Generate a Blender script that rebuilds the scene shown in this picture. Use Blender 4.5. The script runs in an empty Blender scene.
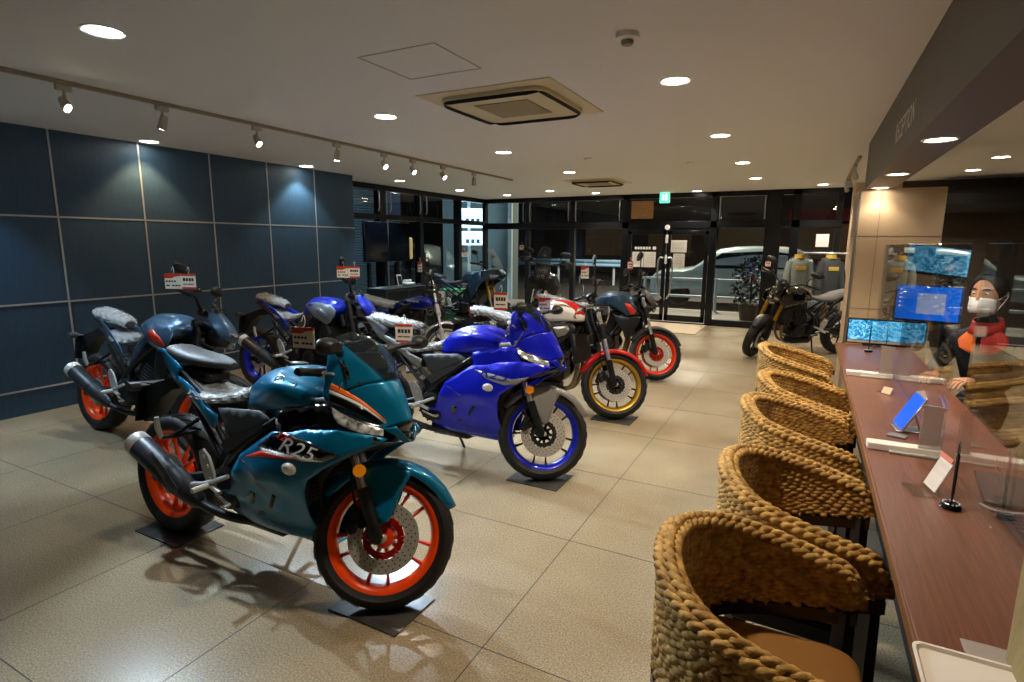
import bpy, math, random
import numpy as np
from mathutils import Vector, Matrix
from mathutils.geometry import delaunay_2d_cdt
random.seed(7)
sc = bpy.context.scene
COL = sc.collection
PI = math.pi
R = math.radians

# ------------------------------------------------------------------ materials
def lin(c):
    if isinstance(c, str):
        c = c.lstrip('#'); c = [int(c[i:i+2], 16)/255 for i in (0, 2, 4)]
    return tuple(((x/12.92) if x <= .04045 else ((x+.055)/1.055)**2.4) for x in c[:3]) + (1.0,)

MATS = {}
def mat(name, col, rough=.5, metal=0., coat=0., noise=None, bump=None, emit=None, trans=0., alpha=None, ior=1.45, spec=.5):
    """noise=(scale, colour2, contrast[, stretch]); bump=(scale, strength[, stretch])"""
    if name in MATS: return MATS[name]
    m = bpy.data.materials.new(name); m.use_nodes = True
    nt = m.node_tree; b = nt.nodes['Principled BSDF']; L = nt.links.new
    b.inputs['Base Color'].default_value = lin(col)
    b.inputs['Roughness'].default_value = rough
    b.inputs['Metallic'].default_value = metal
    b.inputs['Coat Weight'].default_value = coat
    b.inputs['Coat Roughness'].default_value = .04
    b.inputs['Transmission Weight'].default_value = trans
    b.inputs['IOR'].default_value = ior
    b.inputs['Specular IOR Level'].default_value = spec
    if alpha is not None: b.inputs['Alpha'].default_value = alpha
    if emit:
        b.inputs['Emission Color'].default_value = lin(emit[0]); b.inputs['Emission Strength'].default_value = emit[1]
    def coords(stretch):
        tc = nt.nodes.new('ShaderNodeTexCoord'); mp = nt.nodes.new('ShaderNodeMapping')
        mp.inputs['Scale'].default_value = stretch; L(tc.outputs['Object'], mp.inputs['Vector']); return mp.outputs[0]
    if noise:
        v = coords(noise[3] if len(noise) > 3 else (1, 1, 1))
        n = nt.nodes.new('ShaderNodeTexNoise'); n.inputs['Scale'].default_value = noise[0]; n.inputs['Detail'].default_value = 4
        L(v, n.inputs['Vector'])
        r = nt.nodes.new('ShaderNodeValToRGB'); c = noise[2]
        r.color_ramp.elements[0].position = .5-c; r.color_ramp.elements[1].position = .5+c
        r.color_ramp.elements[0].color = lin(col); r.color_ramp.elements[1].color = lin(noise[1])
        L(n.outputs[0], r.inputs[0]); L(r.outputs[0], b.inputs['Base Color'])
    if bump:
        v = coords(bump[2] if len(bump) > 2 else (1, 1, 1))
        n = nt.nodes.new('ShaderNodeTexNoise'); n.inputs['Scale'].default_value = bump[0]; n.inputs['Detail'].default_value = 3
        L(v, n.inputs['Vector'])
        bp = nt.nodes.new('ShaderNodeBump'); bp.inputs['Strength'].default_value = bump[1]; bp.inputs['Distance'].default_value = .01
        L(n.outputs[0], bp.inputs['Height']); L(bp.outputs[0], b.inputs['Normal'])
    MATS[name] = m
    return m

# ------------------------------------------------------------------ mesh kit
def cat(p, k=6, closed=False):
    """Catmull-Rom resampling of a list of points (any dimension)."""
    P = [np.array(q, float) for q in p]; n = len(P); out = []
    if n < 3 and not closed:
        return [P[0]*(1-t)+P[-1]*t for t in np.linspace(0, 1, k+1)]
    segs = n if closed else n-1
    for i in range(segs):
        if closed: a, b, c, d = P[i-1], P[i], P[(i+1) % n], P[(i+2) % n]
        else:
            b, c = P[i], P[i+1]
            a = P[i-1] if i else 2*b-c
            d = P[i+2] if i+2 < n else 2*c-b
        for j in range(k):
            t = j/k
            out.append(.5*((2*b)+(-a+c)*t+(2*a-5*b+4*c-d)*t*t+(-a+3*b-3*c+d)*t**3))
    if not closed: out.append(P[-1])
    return out

class G:
    """Collects shapes into one mesh."""
    def __init__(s): s.v = []; s.f = []; s.mi = []
    def add(s, v, f, mi=0, T=None):
        o = len(s.v)
        s.v += [tuple(T @ Vector(p)) if T is not None else tuple(float(x) for x in p) for p in v]
        s.f += [tuple(i+o for i in q) for q in f]; s.mi += [mi]*len(f)
        return s
    def tube(s, pts, r, n=10, mi=0, T=None, closed=False, caps=True, flat=1.0):
        P = [Vector(p) for p in pts]; m = len(P)
        rr = list(r) if hasattr(r, '__len__') else [r]*m
        if len(rr) != m:
            rr = list(np.interp(np.linspace(0, 1, m), np.linspace(0, 1, len(rr)), rr))
        V = []; F = []; u = None
        for i in range(m):
            a = P[(i-1) % m] if (closed or i) else P[i]; b = P[(i+1) % m] if (closed or i < m-1) else P[i]
            t = (b-a)
            t = t.normalized() if t.length > 1e-9 else Vector((0, 0, 1))
            if u is None:
                u = t.cross(Vector((0, 1, 0)) if abs(t.y) < .9 else Vector((1, 0, 0))).normalized()
            u = (u - t*u.dot(t)).normalized(); w = t.cross(u)
            for j in range(n):
                an = 2*PI*j/n
                V.append(P[i] + (u*math.cos(an) + w*math.sin(an)*flat)*rr[i])
        M = m if closed else m-1
        for i in range(M):
            for j in range(n):
                a = i*n+j; b = i*n+(j+1) % n; c = ((i+1) % m)*n+(j+1) % n; d = ((i+1) % m)*n+j
                F.append((a, b, c, d))
        if caps and not closed:
            F.append(tuple(range(n))[::-1]); F.append(tuple(range((m-1)*n, m*n)))
        return s.add(V, F, mi, T)
    def lathe(s, prof, n=32, axis='y', c=(0, 0, 0), mi=0, T=None, closed=False):
        V = []; F = []; k = len(prof); c = Vector(c)
        for j in range(n):
            a = 2*PI*j/n; ca, sa = math.cos(a), math.sin(a)
            for (r, h) in prof:
                p = {'y': (r*ca, h, r*sa), 'z': (r*ca, r*sa, h), 'x': (h, r*ca, r*sa)}[axis]
                V.append(c+Vector(p))
        kk = k if closed else k-1
        for j in range(n):
            for i in range(kk):
                a = j*k+i; b = j*k+(i+1) % k; j2 = (j+1) % n
                F.append((a, b, j2*k+(i+1) % k, j2*k+i))
        return s.add(V, F, mi, T)
    def cyl(s, a, b, r, n=20, mi=0, T=None, r2=None, bev=0.):
        a = Vector(a); b = Vector(b); d = (b-a).normalized(); r2 = r if r2 is None else r2
        if bev:
            return s.tube([a, a+d*1e-4, a+d*bev, b-d*bev, b-d*1e-4, b], [max(r-bev, .0005)]*1+[r-bev, r, r2, r2-bev, max(r2-bev, .0005)], n, mi, T)
        return s.tube([a, b], [r, r2], n, mi, T)
    def box(s, c, d, bev=0., mi=0, T=None, rot=None):
        hx, hy, hz = [q/2 for q in d]; b = min(bev, .49*min(d)); c = Vector(c)
        Q = Matrix.Rotation(rot[1], 3, rot[0]) if rot else None
        V = []; F = []
        if b <= 0:
            for x in (-hx, hx):
                for y in (-hy, hy):
                    for z in (-hz, hz): V.append(Vector((x, y, z)))
            F = [(0, 1, 3, 2), (4, 6, 7, 5), (0, 4, 5, 1), (2, 3, 7, 6), (0, 2, 6, 4), (1, 5, 7, 3)]
        else:
            ix = {}
            for X in (-1, 1):
                for Y in (-1, 1):
                    for Z in (-1, 1):
                        for ax in range(3):
                            p = [X*(hx-b), Y*(hy-b), Z*(hz-b)]
                            p[ax] = (X*hx, Y*hy, Z*hz)[ax]
                            ix[(X, Y, Z, ax)] = len(V); V.append(Vector(p))
            for ax in range(3):
                o = [q for q in range(3) if q != ax]
                for S in (-1, 1):
                    q = []
                    for (A, B) in ((-1, -1), (1, -1), (1, 1), (-1, 1)):
                        k = [0, 0, 0]; k[ax] = S; k[o[0]] = A; k[o[1]] = B; q.append(ix[(*k, ax)])
                    F.append(tuple(q))
            for ax in range(3):            # edges along ax
                o = [q for q in range(3) if q != ax]
                for A in (-1, 1):
                    for B in (-1, 1):
                        q = []
                        for (S, w) in ((-1, o[0]), (1, o[0]), (1, o[1]), (-1, o[1])):
                            k = [0, 0, 0]; k[ax] = S; k[o[0]] = A; k[o[1]] = B; q.append(ix[(*k, w)])
                        F.append(tuple(q))
            for X in (-1, 1):
                for Y in (-1, 1):
                    for Z in (-1, 1): F.append((ix[(X, Y, Z, 0)], ix[(X, Y, Z, 1)], ix[(X, Y, Z, 2)]))
        V = [(Q @ p if Q else p)+c for p in V]
        return s.add(V, F, mi, T)
    def grid(s, rows, mi=0, T=None, cu=False, cv=False):
        """rows of points -> quad sheet; cv closes each row, cu closes the run of rows"""
        n = len(rows); k = len(rows[0]); V = [p for r in rows for p in r]; F = []
        for i in range(n if cu else n-1):
            for j in range(k if cv else k-1):
                F.append((i*k+j, i*k+(j+1) % k, ((i+1) % n)*k+(j+1) % k, ((i+1) % n)*k+j))
        return s.add(V, F, mi, T)
    def patch(s, rows, nu=5, nv=5, mi=0, T=None, cv=False, mirror=False):
        cols = [cat(r, nv, cv) for r in rows]
        k = len(cols[0])
        lines = [cat([c[j] for c in cols], nu) for j in range(k)]
        rows2 = [[lines[j][i] for j in range(k)] for i in range(len(lines[0]))]
        s.grid(rows2, mi, T, cv=cv)
        if mirror:
            s.grid([[np.array((p[0], -p[1], p[2])) for p in r][::-1] for r in rows2], mi, T, cv=cv)
        return s
    def loft(s, rings, nu=5, nv=4, mi=0, T=None, caps=True):
        """closed rings of 3-D points, smoothed both ways, end caps"""
        o = len(s.v); cols = [cat(r, nv, True) for r in rings]; k = len(cols[0])
        lines = [cat([c[j] for c in cols], nu) for j in range(k)]
        rows = [[lines[j][i] for j in range(k)] for i in range(len(lines[0]))]
        s.grid(rows, mi, T, cv=True)
        if caps:
            n = len(rows)
            s.f += [tuple(range(o, o+k))[::-1], tuple(range(o+(n-1)*k, o+n*k))]; s.mi += [mi, mi]
        return s
    def prism(s, poly, lo, hi, plane='xz', mi=0, T=None):
        n = len(poly)
        def p3(q, h): return {'xz': (q[0], h, q[1]), 'xy': (q[0], q[1], h), 'yz': (h, q[0], q[1])}[plane]
        V = [p3(q, lo) for q in poly]+[p3(q, hi) for q in poly]
        F = [tuple(range(n)), tuple(range(n, 2*n))[::-1]]+[(i, i+n, (i+1) % n+n, (i+1) % n) for i in range(n)]
        return s.add(V, F, mi, T)
    def panel(s, outline, yf, res=.03, mi=0, T=None, sides=(1,), smooth=0, push=0.):
        """sheet with a free outline in the x-z plane lying on the surface y = yf(x, z)"""
        P = [tuple(p) for p in (cat(outline, smooth, True) if smooth else outline)]
        V = []; n = len(P)
        for i in range(n):
            a = np.array(P[i]); b = np.array(P[(i+1) % n]); k = max(1, int(np.linalg.norm(b-a)/res))
            V += [tuple(a+(b-a)*t/k) for t in range(k)]
        nb = len(V); edges = [(i, (i+1) % nb) for i in range(nb)]
        xs = [p[0] for p in V]; zs = [p[1] for p in V]
        B = np.array(V)
        for ix, x in enumerate(np.arange(min(xs), max(xs), res)):
            for z in np.arange(min(zs), max(zs), res):
                q = (x+random.uniform(-.1, .1)*res, z+(res/2 if ix % 2 else 0))
                if np.min(np.hypot(B[:, 0]-q[0], B[:, 1]-q[1])) > res*.55: V.append(q)
        r = delaunay_2d_cdt([Vector(q) for q in V], edges, [tuple(range(nb))], 1, 1e-6)
        for sd in sides:
            vv = [(p.x, sd*(yf(p.x, p.y)+push), p.y) for p in r[0]]
            s.add(vv, [tuple(f) if sd < 0 else tuple(f)[::-1] for f in r[2]], mi, T)
        return s

def tps(ctrl):
    """smooth surface y(x, z) through control points (x, z, y)"""
    C = np.array(ctrl, float); n = len(C)
    def k(r2): return np.where(r2 > 1e-12, r2*np.log(r2+1e-12), 0.)
    D = ((C[:, None, :2]-C[None, :, :2])**2).sum(-1)
    A = np.zeros((n+3, n+3)); A[:n, :n] = k(D)+np.eye(n)*1e-5; A[:n, n] = 1; A[:n, n+1:] = C[:, :2]; A[n, :n] = 1; A[n+1:, :n] = C[:, :2].T
    w = np.linalg.solve(A, np.concatenate([C[:, 2], [0, 0, 0]]))
    def f(x, z):
        d = (C[:, 0]-x)**2+(C[:, 1]-z)**2
        return float(k(d) @ w[:n]+w[n]+w[n+1]*x+w[n+2]*z)
    return f

USED = {}
def ob(name, g, mats, parent=None, T=None, angle=40, thick=0., sub=0, smooth=True, off=-1.):
    me = bpy.data.meshes.new(name)
    V = [tuple(T @ Vector(p)) for p in g.v] if T is not None else g.v
    me.from_pydata(V, [], g.f)
    if not isinstance(mats, (list, tuple)): mats = [mats]
    for m in mats: me.materials.append(m)
    if len(mats) > 1: me.polygons.foreach_set('material_index', g.mi)
    import bmesh
    bm = bmesh.new(); bm.from_mesh(me)
    bmesh.ops.remove_doubles(bm, verts=bm.verts, dist=1e-5)
    if thick == 0: bmesh.ops.recalc_face_normals(bm, faces=bm.faces)
    bm.to_mesh(me); bm.free()
    if smooth:
        me.polygons.foreach_set('use_smooth', [True]*len(me.polygons)); me.set_sharp_from_angle(angle=R(angle))
    o = bpy.data.objects.new(name, me); COL.objects.link(o)
    if parent is not None: o.parent = parent
    if thick:
        q = o.modifiers.new('t', 'SOLIDIFY'); q.thickness = thick; q.offset = off
    if sub:
        q = o.modifiers.new('s', 'SUBSURF'); q.levels = sub; q.render_levels = sub
    return o

def tag(o, label=None, cat=None, group=None, kind=None):
    for k, v in (('label', label), ('category', cat), ('group', group), ('kind', kind)):
        if v: o[k] = v
    return o

def thing(name, label, cat, loc=(0, 0, 0), rot=(0, 0, 0), group=None):
    o = bpy.data.objects.new(name, None); COL.objects.link(o); o.empty_display_size = .1
    o.location = loc; o.rotation_euler = rot
    return tag(o, label, cat, group)

def copy_tree(o, parent=None):
    c = o.copy(); COL.objects.link(c)
    if parent is not None: c.parent = parent
    for ch in list(o.children): copy_tree(ch, c)
    return c

def text(name, s, size, T, m, parent=None, ext=.0006, align='CENTER', sx=1.0, shear=0.):
    cu = bpy.data.curves.new(name, 'FONT'); cu.body = s; cu.size = size; cu.extrude = ext
    cu.align_x = align; cu.align_y = 'CENTER'; cu.shear = shear; cu.resolution_u = 3
    o = bpy.data.objects.new(name, cu); COL.objects.link(o)
    dg = bpy.context.evaluated_depsgraph_get(); me = bpy.data.meshes.new_from_object(o.evaluated_get(dg))
    bpy.data.objects.remove(o); me.materials.clear(); me.materials.append(m)
    me.transform(T @ Matrix.Diagonal((sx, 1, 1, 1)))
    o = bpy.data.objects.new(name, me); COL.objects.link(o)
    if parent is not None: o.parent = parent
    return o

def struct(name, g, m, **k):
    o = ob(name, g, m, **k); o['kind'] = 'structure'; return o
E_DOWN = 30.; E_SOFFIT = 16.; EXPO = 1.5
E_COL = {-5.88: 1.0, -3.02: .9, -.8: 1.2}
E_WALL = (1.8, .55, .5, 1.5, 1.)
E_SPOT = [110, 40, 130, 40, 120, 100, 100, 60]
# ================================================================== SETTING
CEIL = 2.505
m_wall = mat('slate_panel', '#2a465f', .5, noise=(14, '#385772', .35, (9, 9, .5)), bump=(40, .35, (12, 12, .6)))
m_seam = mat('brushed_seam', '#c4cad0', .35, .6)
m_ceil = mat('ceiling_paint', '#dededc', .85, bump=(300, .05))
m_floor = mat('polished_stone_floor', '#97886f', .22, noise=(2.2, '#a89a80', .25), spec=.5)
def floor_nodes(m):
    nt = m.node_tree; L = nt.links.new; b = nt.nodes['Principled BSDF']
    big = [n for n in nt.nodes if n.type == 'VALTORGB'][0]
    tc = nt.nodes.new('ShaderNodeTexCoord')
    n = nt.nodes.new('ShaderNodeTexNoise'); n.inputs['Scale'].default_value = 130; n.inputs['Detail'].default_value = 5; n.inputs['Roughness'].default_value = .7
    L(tc.outputs['Object'], n.inputs['Vector'])
    r = nt.nodes.new('ShaderNodeValToRGB'); r.color_ramp.elements[0].position = .35; r.color_ramp.elements[1].position = .68
    r.color_ramp.elements[0].color = (.52, .5, .47, 1); r.color_ramp.elements[1].color = (1.25, 1.22, 1.18, 1)
    L(n.outputs[0], r.inputs[0])
    mx = nt.nodes.new('ShaderNodeMix'); mx.data_type = 'RGBA'; mx.blend_type = 'MULTIPLY'; mx.inputs[0].default_value = 1
    L(big.outputs[0], mx.inputs[6]); L(r.outputs[0], mx.inputs[7]); L(mx.outputs[2], b.inputs['Base Color'])
    n2 = nt.nodes.new('ShaderNodeTexNoise'); n2.inputs['Scale'].default_value = 1.5; n2.inputs['Detail'].default_value = 2
    L(tc.outputs['Object'], n2.inputs['Vector'])
    mr = nt.nodes.new('ShaderNodeMapRange'); mr.inputs[1].default_value = .3; mr.inputs[2].default_value = .7; mr.inputs[3].default_value = .19; mr.inputs[4].default_value = .27
    L(n2.outputs[0], mr.inputs[0]); L(mr.outputs[0], b.inputs['Roughness'])
floor_nodes(m_floor)
m_joint = mat('floor_joint', '#3c3730', .7)
m_dark = mat('dark_bronze_frame', '#1a1b1d', .35, .5)
m_stone = mat('beige_stone', '#b39a7c', .55, noise=(3, '#c4ab8c', .3, (1, 1, .4)), bump=(30, .08))
m_stonejoint = mat('stone_joint', '#7d6a55', .8)
m_trim = mat('satin_steel', '#b9bbbd', .3, .9)
m_beam = mat('beam_grey', '#6b645d', .6)
m_black = mat('matt_black', '#0b0b0c', .55)
m_brownwall = mat('brown_panel', '#3a3127', .6, noise=(3, '#463b2f', .3, (1, 1, 5)))
m_white = mat('white_plastic', '#e4e2dd', .4)
m_cream = mat('cream_plastic', '#cfc3a0', .5)

def glass(name, ior=1.45, tint=(1, 1, 1, 1)):
    m = bpy.data.materials.new(name); m.use_nodes = True; nt = m.node_tree; nt.nodes.clear(); L = nt.links.new
    out = nt.nodes.new('ShaderNodeOutputMaterial'); mx = nt.nodes.new('ShaderNodeMixShader')
    tr = nt.nodes.new('ShaderNodeBsdfTransparent'); tr.inputs[0].default_value = tint
    gl = nt.nodes.new('ShaderNodeBsdfGlossy'); gl.inputs['Roughness'].default_value = 0.0
    fr = nt.nodes.new('ShaderNodeFresnel'); ge = nt.nodes.new('ShaderNodeNewGeometry')
    mi = nt.nodes.new('ShaderNodeMapRange'); mi.inputs[3].default_value = ior; mi.inputs[4].default_value = 1/ior
    L(ge.outputs['Backfacing'], mi.inputs[0]); L(mi.outputs[0], fr.inputs[0])
    L(fr.outputs[0], mx.inputs[0]); L(tr.outputs[0], mx.inputs[1]); L(gl.outputs[0], mx.inputs[2]); L(mx.outputs[0], out.inputs[0])
    return m
m_glass = glass('window_glass', 1.5, (.80, .86, .87, 1))
m_acrylic = glass('clear_acrylic', 1.49, (.965, .975, .97, 1))

# floor with joints
g = G(); g.box((-1.6, 4.2, -.06), (11.4, 14.2, .12))
for k in range(-5, 6): g.box((-.9876+.911*k, 4.2, 0), (.004, 14.2, .0012), mi=1)
for k in range(-5, 11): g.box((-1.6, 1.661+.8985*k, 0), (11.4, .004, .0012), mi=1)
struct('floor', g, [m_floor, m_joint])
# ceiling: showroom part and office part, leaving the beam between
g = G(); g.box((-1.6, 4.2, CEIL+.06), (11.4, 14.2, .12)); struct('ceiling', g, m_ceil)
# left wall with seams
g = G(); g.box((-6.36, 1.74, CEIL/2), (.6, 9.48, CEIL))
for z in (1.745, .98, .2215): g.box((-6.06, 1.74, z), (.008, 9.48, .015), mi=1)
for k in range(-6, 5): g.box((-6.06, 2.694+.762*k, (CEIL+.2215)/2), (.008, .015, CEIL-.2215), mi=1)
struct('wall_left', g, [m_wall, m_seam], smooth=False)
g = G(); g.box((-1.6, -2.95, CEIL/2), (11.4, .1, CEIL)); struct('wall_behind', g, mat('rear_wall_paint', '#8a8178', .8))
g = G(); g.box((4.0, 4.2, CEIL/2), (.1, 14.2, CEIL)); struct('wall_office_side', g, m_brownwall)
# reception beam (fascia + soffit)
g = G(); g.box((.535, 1.8, 2.30), (.23, 9.55, .46)); struct('trim_1', g, m_beam)
m_letter = mat('brushed_letter', '#d6d1c9', .5)
o = text('lettering', 'RECEPTION', .17, Matrix.Translation((.417, 4.02, 2.22)) @ Matrix(((0, 0, -1, 0), (-1, 0, 0, 0), (0, 1, 0, 0), (0, 0, 0, 1))), m_letter, sx=.85)
o.parent = bpy.data.objects['trim_1']
# stone pillar with steel corner trim
g = G(); g.box((.72, 6.86, 1.035), (.68, .8, 2.07))
for z in (.93, 1.63): g.box((.72, 6.459, z), (.68, .002, .004), mi=1)
for z in (.93, 1.63): g.box((.379, 6.86, z), (.002, .8, .004), mi=1)
g.box((.56, 6.459, 1.035), (.004, .002, 2.07), mi=1)
g.box((.382, 6.462, 1.035), (.022, .022, 2.07), mi=2)
struct('wall_pillar', g, [m_stone, m_stonejoint, m_trim], smooth=False)
# end pillar beside the near end of the counter
g = G(); g.box((.70, .82, 1.405), (.58, 1.0, 1.33)); struct('wall_counter_end', g, mat('travertine', '#a08c62', .7, noise=(25, '#8a784f', .3, (1, 1, .3)), bump=(60, .3)))
# beige return wall at the right of the window wall
g = G(); g.box((.86, 10.9, CEIL/2), (.6, .8, CEIL))
for z in (.93, 1.63, 2.2): g.box((.559, 10.9, z), (.003, .8, .004), mi=1)
struct('wall_return', g, [m_stone, m_stonejoint], smooth=False)
g = G(); g.box((2.5, 10.6, CEIL/2), (3.0, .1, CEIL)); struct('wall_office', g, m_brownwall)
g = G(); g.box((2.45, 10.2, 2.19), (1.9, .5, .38), .12); g.cyl((1.6, 9.95, 2.3), (1.6, 9.93, 2.3), .02, mi=1)
struct('trim_2', g, [m_black, m_trim])

# window wall at the back: frame, panes, automatic door
YB = 11.3
def posts(g, xs, z0, z1, w=.07, d=.12):
    for x in xs: g.box((x, YB, (z0+z1)/2), (w, d, z1-z0), .004)
g = G()
posts(g, (-6.62, -5.52, -4.46), 0, 2.5, .09); posts(g, (-3.32,), 0, 2.5, .14, .16); posts(g, (-1.63,), 0, 2.5, .12, .16)
g.box((-.62, YB, 1.25), (.26, .2, 2.5), .006); g.box((-.26, YB, 1.25), (.14, .16, 2.5), .006); posts(g, (.4,), 0, 2.5, .1)
g.box((-3.1, YB, 2.46), (7.1, .16, .09), .004); g.box((-3.1, YB, 1.91), (7.1, .16, .13), .004)
for a, b in ((-6.62, -3.32), (-1.63, .4)): g.box(((a+b)/2, YB, .06), (b-a, .12, .12), .004)
for x in (-5.60, -5.44, -4.54, -4.38, -3.44, -1.53, -.77): g.tube([(x, YB-.09, 2.0), (x, YB-.11, 2.08), (x, YB-.11, 2.34), (x, YB-.09, 2.4)], .012, 6, mi=1)
w1 = struct('window_1', g, [m_dark, m_trim])
for a, b, n in ((-6.6, -5.55, 0), (-5.5, -4.5, 0), (-4.4, -3.4, 0), (-1.58, -.75, 0), (-.18, .36, 0)):
    for z0, z1 in ((.1, 1.86), (1.97, 2.43)):
        g = G(); g.box(((a+b)/2, YB, (z0+z1)/2), (b-a, .01, z1-z0)); ob('pane', g, m_glass, w1, smooth=False)
g = G(); g.box((-2.48, YB, 2.2), (1.6, .01, .46)); ob('pane', g, m_glass, w1, smooth=False)
d1 = struct('door_1', G().box((-2.48, YB, 1.82), (1.6, .14, .08), .004).box((-2.48, YB, .012), (1.6, .14, .024), .004), m_dark)
for x0, x1 in ((-3.25, -2.49), (-2.47, -1.70)):
    g = G()
    for x in (x0+.035, x1-.035): g.box((x, YB-.05, .92), (.07, .05, 1.74), .004)
    g.box(((x0+x1)/2, YB-.05, .1), (x1-x0, .05, .12), .004); g.box(((x0+x1)/2, YB-.05, 1.76), (x1-x0, .05, .07), .004)
    ob('door_leaf', g, m_dark, d1)
    g = G(); g.box(((x0+x1)/2, YB-.05, .93), (x1-x0-.14, .01, 1.6)); ob('pane', g, m_glass, d1, smooth=False)
for s in (-1, 1):
    g = G(); x = -2.48+s*.05
    g.tube(cat([(x, YB-.09, 1.28), (x+s*.08, YB-.12, 1.25), (x+s*.09, YB-.13, .95), (x+s*.06, YB-.12, .6), (x, YB-.09, .48)], 6), .016, 8)
    ob('door_handle', g, m_trim, d1)
# side glazing beyond the panelled wall
XS = -6.65
g = G()
for y, w in ((7.75, .16), (8.85, .12), (10.2, .12)): g.box((XS, y, 1.25), (.14, w, 2.5), .005)
g.box((XS, 8.9, 2.46), (.16, 4.8, .09), .004); g.box((XS, 8.9, 1.97), (.16, 4.8, .09), .004); g.box((XS, 8.9, .06), (.14, 4.8, .12), .004)
for y in (7.6, 7.9, 8.75, 8.95): g.tube([(XS+.1, y, 2.06), (XS+.12, y, 2.12), (XS+.12, y, 2.36), (XS+.1, y, 2.4)], .012, 6, mi=1)
w2 = struct('window_2', g, [m_dark, m_trim])
for a, b in ((6.5, 7.67), (7.83, 8.8), (8.92, 10.13), (10.27, 11.2)):
    for z0, z1 in ((.1, 1.93), (2.0, 2.43)):
        g = G(); g.box((XS, (a+b)/2, (z0+z1)/2), (.01, b-a, z1-z0)); ob('pane', g, m_glass, w2, smooth=False)

# ================================================================== STREET OUTSIDE (night)
g = G(); g.box((-4, 24.4, -.1), (44, 26, .12)); struct('street', g, mat('asphalt', '#3a3530', .55, noise=(60, '#2c2825', .3)))
g = G(); g.box((-14, 8, -.1), (14.5, 6.8, .12)); struct('yard', g, mat('yard_paving', '#3a3c3e', .6))
m_rail = mat('painted_rail', '#b8c4cc', .45)
g = G(); g.box((-4, 12.6, -.02), (44, 2.4, .06)); struct('pavement', g, mat('pavement_tile', '#8a8074', .7, noise=(50, '#6d655b', .3)))
fence = thing('street_railing', 'grey pipe railing along the pavement outside the glass doors', 'railing', (-2.0, 13.7, .01))
for z in (.72, .32): ob('rail', G().tube([(-1.6, 0, z), (2.6, 0, z)], .03, 10), m_rail, fence)
for x in (-1.5, .15, 2.4): ob('post', G().cyl((x, 0, 0), (x, 0, .76), .035, 12), m_rail, fence)
guard = thing('guard_rail', 'pale blue corrugated guard rail at the far kerb outside the window', 'guard rail', (-8.5, 21.0, -.04))
gp = [(0, .0), (.04, .03), (.04, .09), (0, .12), (0, .18), (.04, .21), (.04, .27), (0, .30)]
g = G()
rows = [[(x, -.05-p[0], .70+p[1]*.9) for p in gp] for x in (-2.6, 0, 2.3)]
g.grid(rows); ob('beam', g, mat('guard_rail_paint', '#7fa6c4', .4), guard, thick=.004)
for x in (-2.3, -.4, 1.9): ob('post', G().cyl((x, .02, 0), (x, .02, .98), .05, 12), m_rail, guard)
# building across the street
m_bwall = mat('street_wall', '#2c221c', .8, noise=(8, '#382a22', .3, (1, 1, 6)))
b = thing('street_building', 'dark brown building across the road with a lit sign and awning', 'building', (-4, 30, 0))
ob('wall', G().box((0, 2, 4), (40, 4, 8)), m_bwall, b)
for x in (-6, -2.5, 1.0, 4.6, 8): ob('window', G().box((x, -.02, 1.7), (2.2, .06, 1.6), .02), mat('dim_window', '#141414', .2, emit=('#b98a52', .02)), b)
ob('awning', G().prism([(-.9, 2.6), (0, 3.2), (0, 2.6)], 3.0, 9.5, 'yz'), mat('red_awning', '#7a2f2a', .7), b)
ob('sign', G().box((-4.2, -.05, 3.3), (1.6, .1, .9), .02), mat('lit_sign', '#c98a55', .5, emit=('#e08a3c', .06)), b)
# parked car outside
def car(loc, rz, col, label):
    c = thing('car', label, 'car', loc, (0, 0, rz))
    m_car = mat('car_paint_'+col[1:], col, .25, .2, 1.); m_cg = mat('car_glass', '#0c1012', .08, 0, 1.)
    pr = [(-1.9, .35), (-1.95, .75), (-1.6, .95), (-.9, 1.02), (-.3, 1.45), (.9, 1.52), (1.6, 1.42), (1.95, .95), (1.98, .4)]
    rings = []
    for x, zt in pr:
        w = .80 if abs(x) < 1.7 else .70; tw = w*(.78 if zt > 1.2 else .95)
        rings.append([(x, -w, .28), (x, -w, min(.85, zt*.8)), (x, -tw, zt-.05), (x, 0, zt), (x, tw, zt-.05), (x, w, min(.85, zt*.8)), (x, w, .28), (x, 0, .24)])
    ob('body', G().loft(rings, 3, 2), m_car, c, angle=60)
    for s in (-1, 1):
        gg = G().panel([(-.75, .98), (-.25, 1.36), (.85, 1.42), (1.45, 1.34), (1.6, 1.0)], lambda x, z: .83-.30*max(0, z-.85), .2, sides=(s,)); ob('side_window', gg, m_cg, c)
        for x in (-1.25, 1.2):
            w = ob('wheel', G().lathe([(0, .08), (.2, .1), (.24, .11), (.31, .1), (.325, 0), (.31, -.1), (0, -.1)], 24, 'y', (x, s*.74, .325)), m_black, c)
    for s in (-1, 1): ob('headlight', G().box((-1.86, s*.55, .68), (.12, .3, .14), .04), mat('car_lamp', '#cfd4d6', .1), c)
    return c
car((-1.75, 15.6, -.03), R(6), '#a3b3b3', 'pale hatchback car parked on the street beyond the glass doors')
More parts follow.
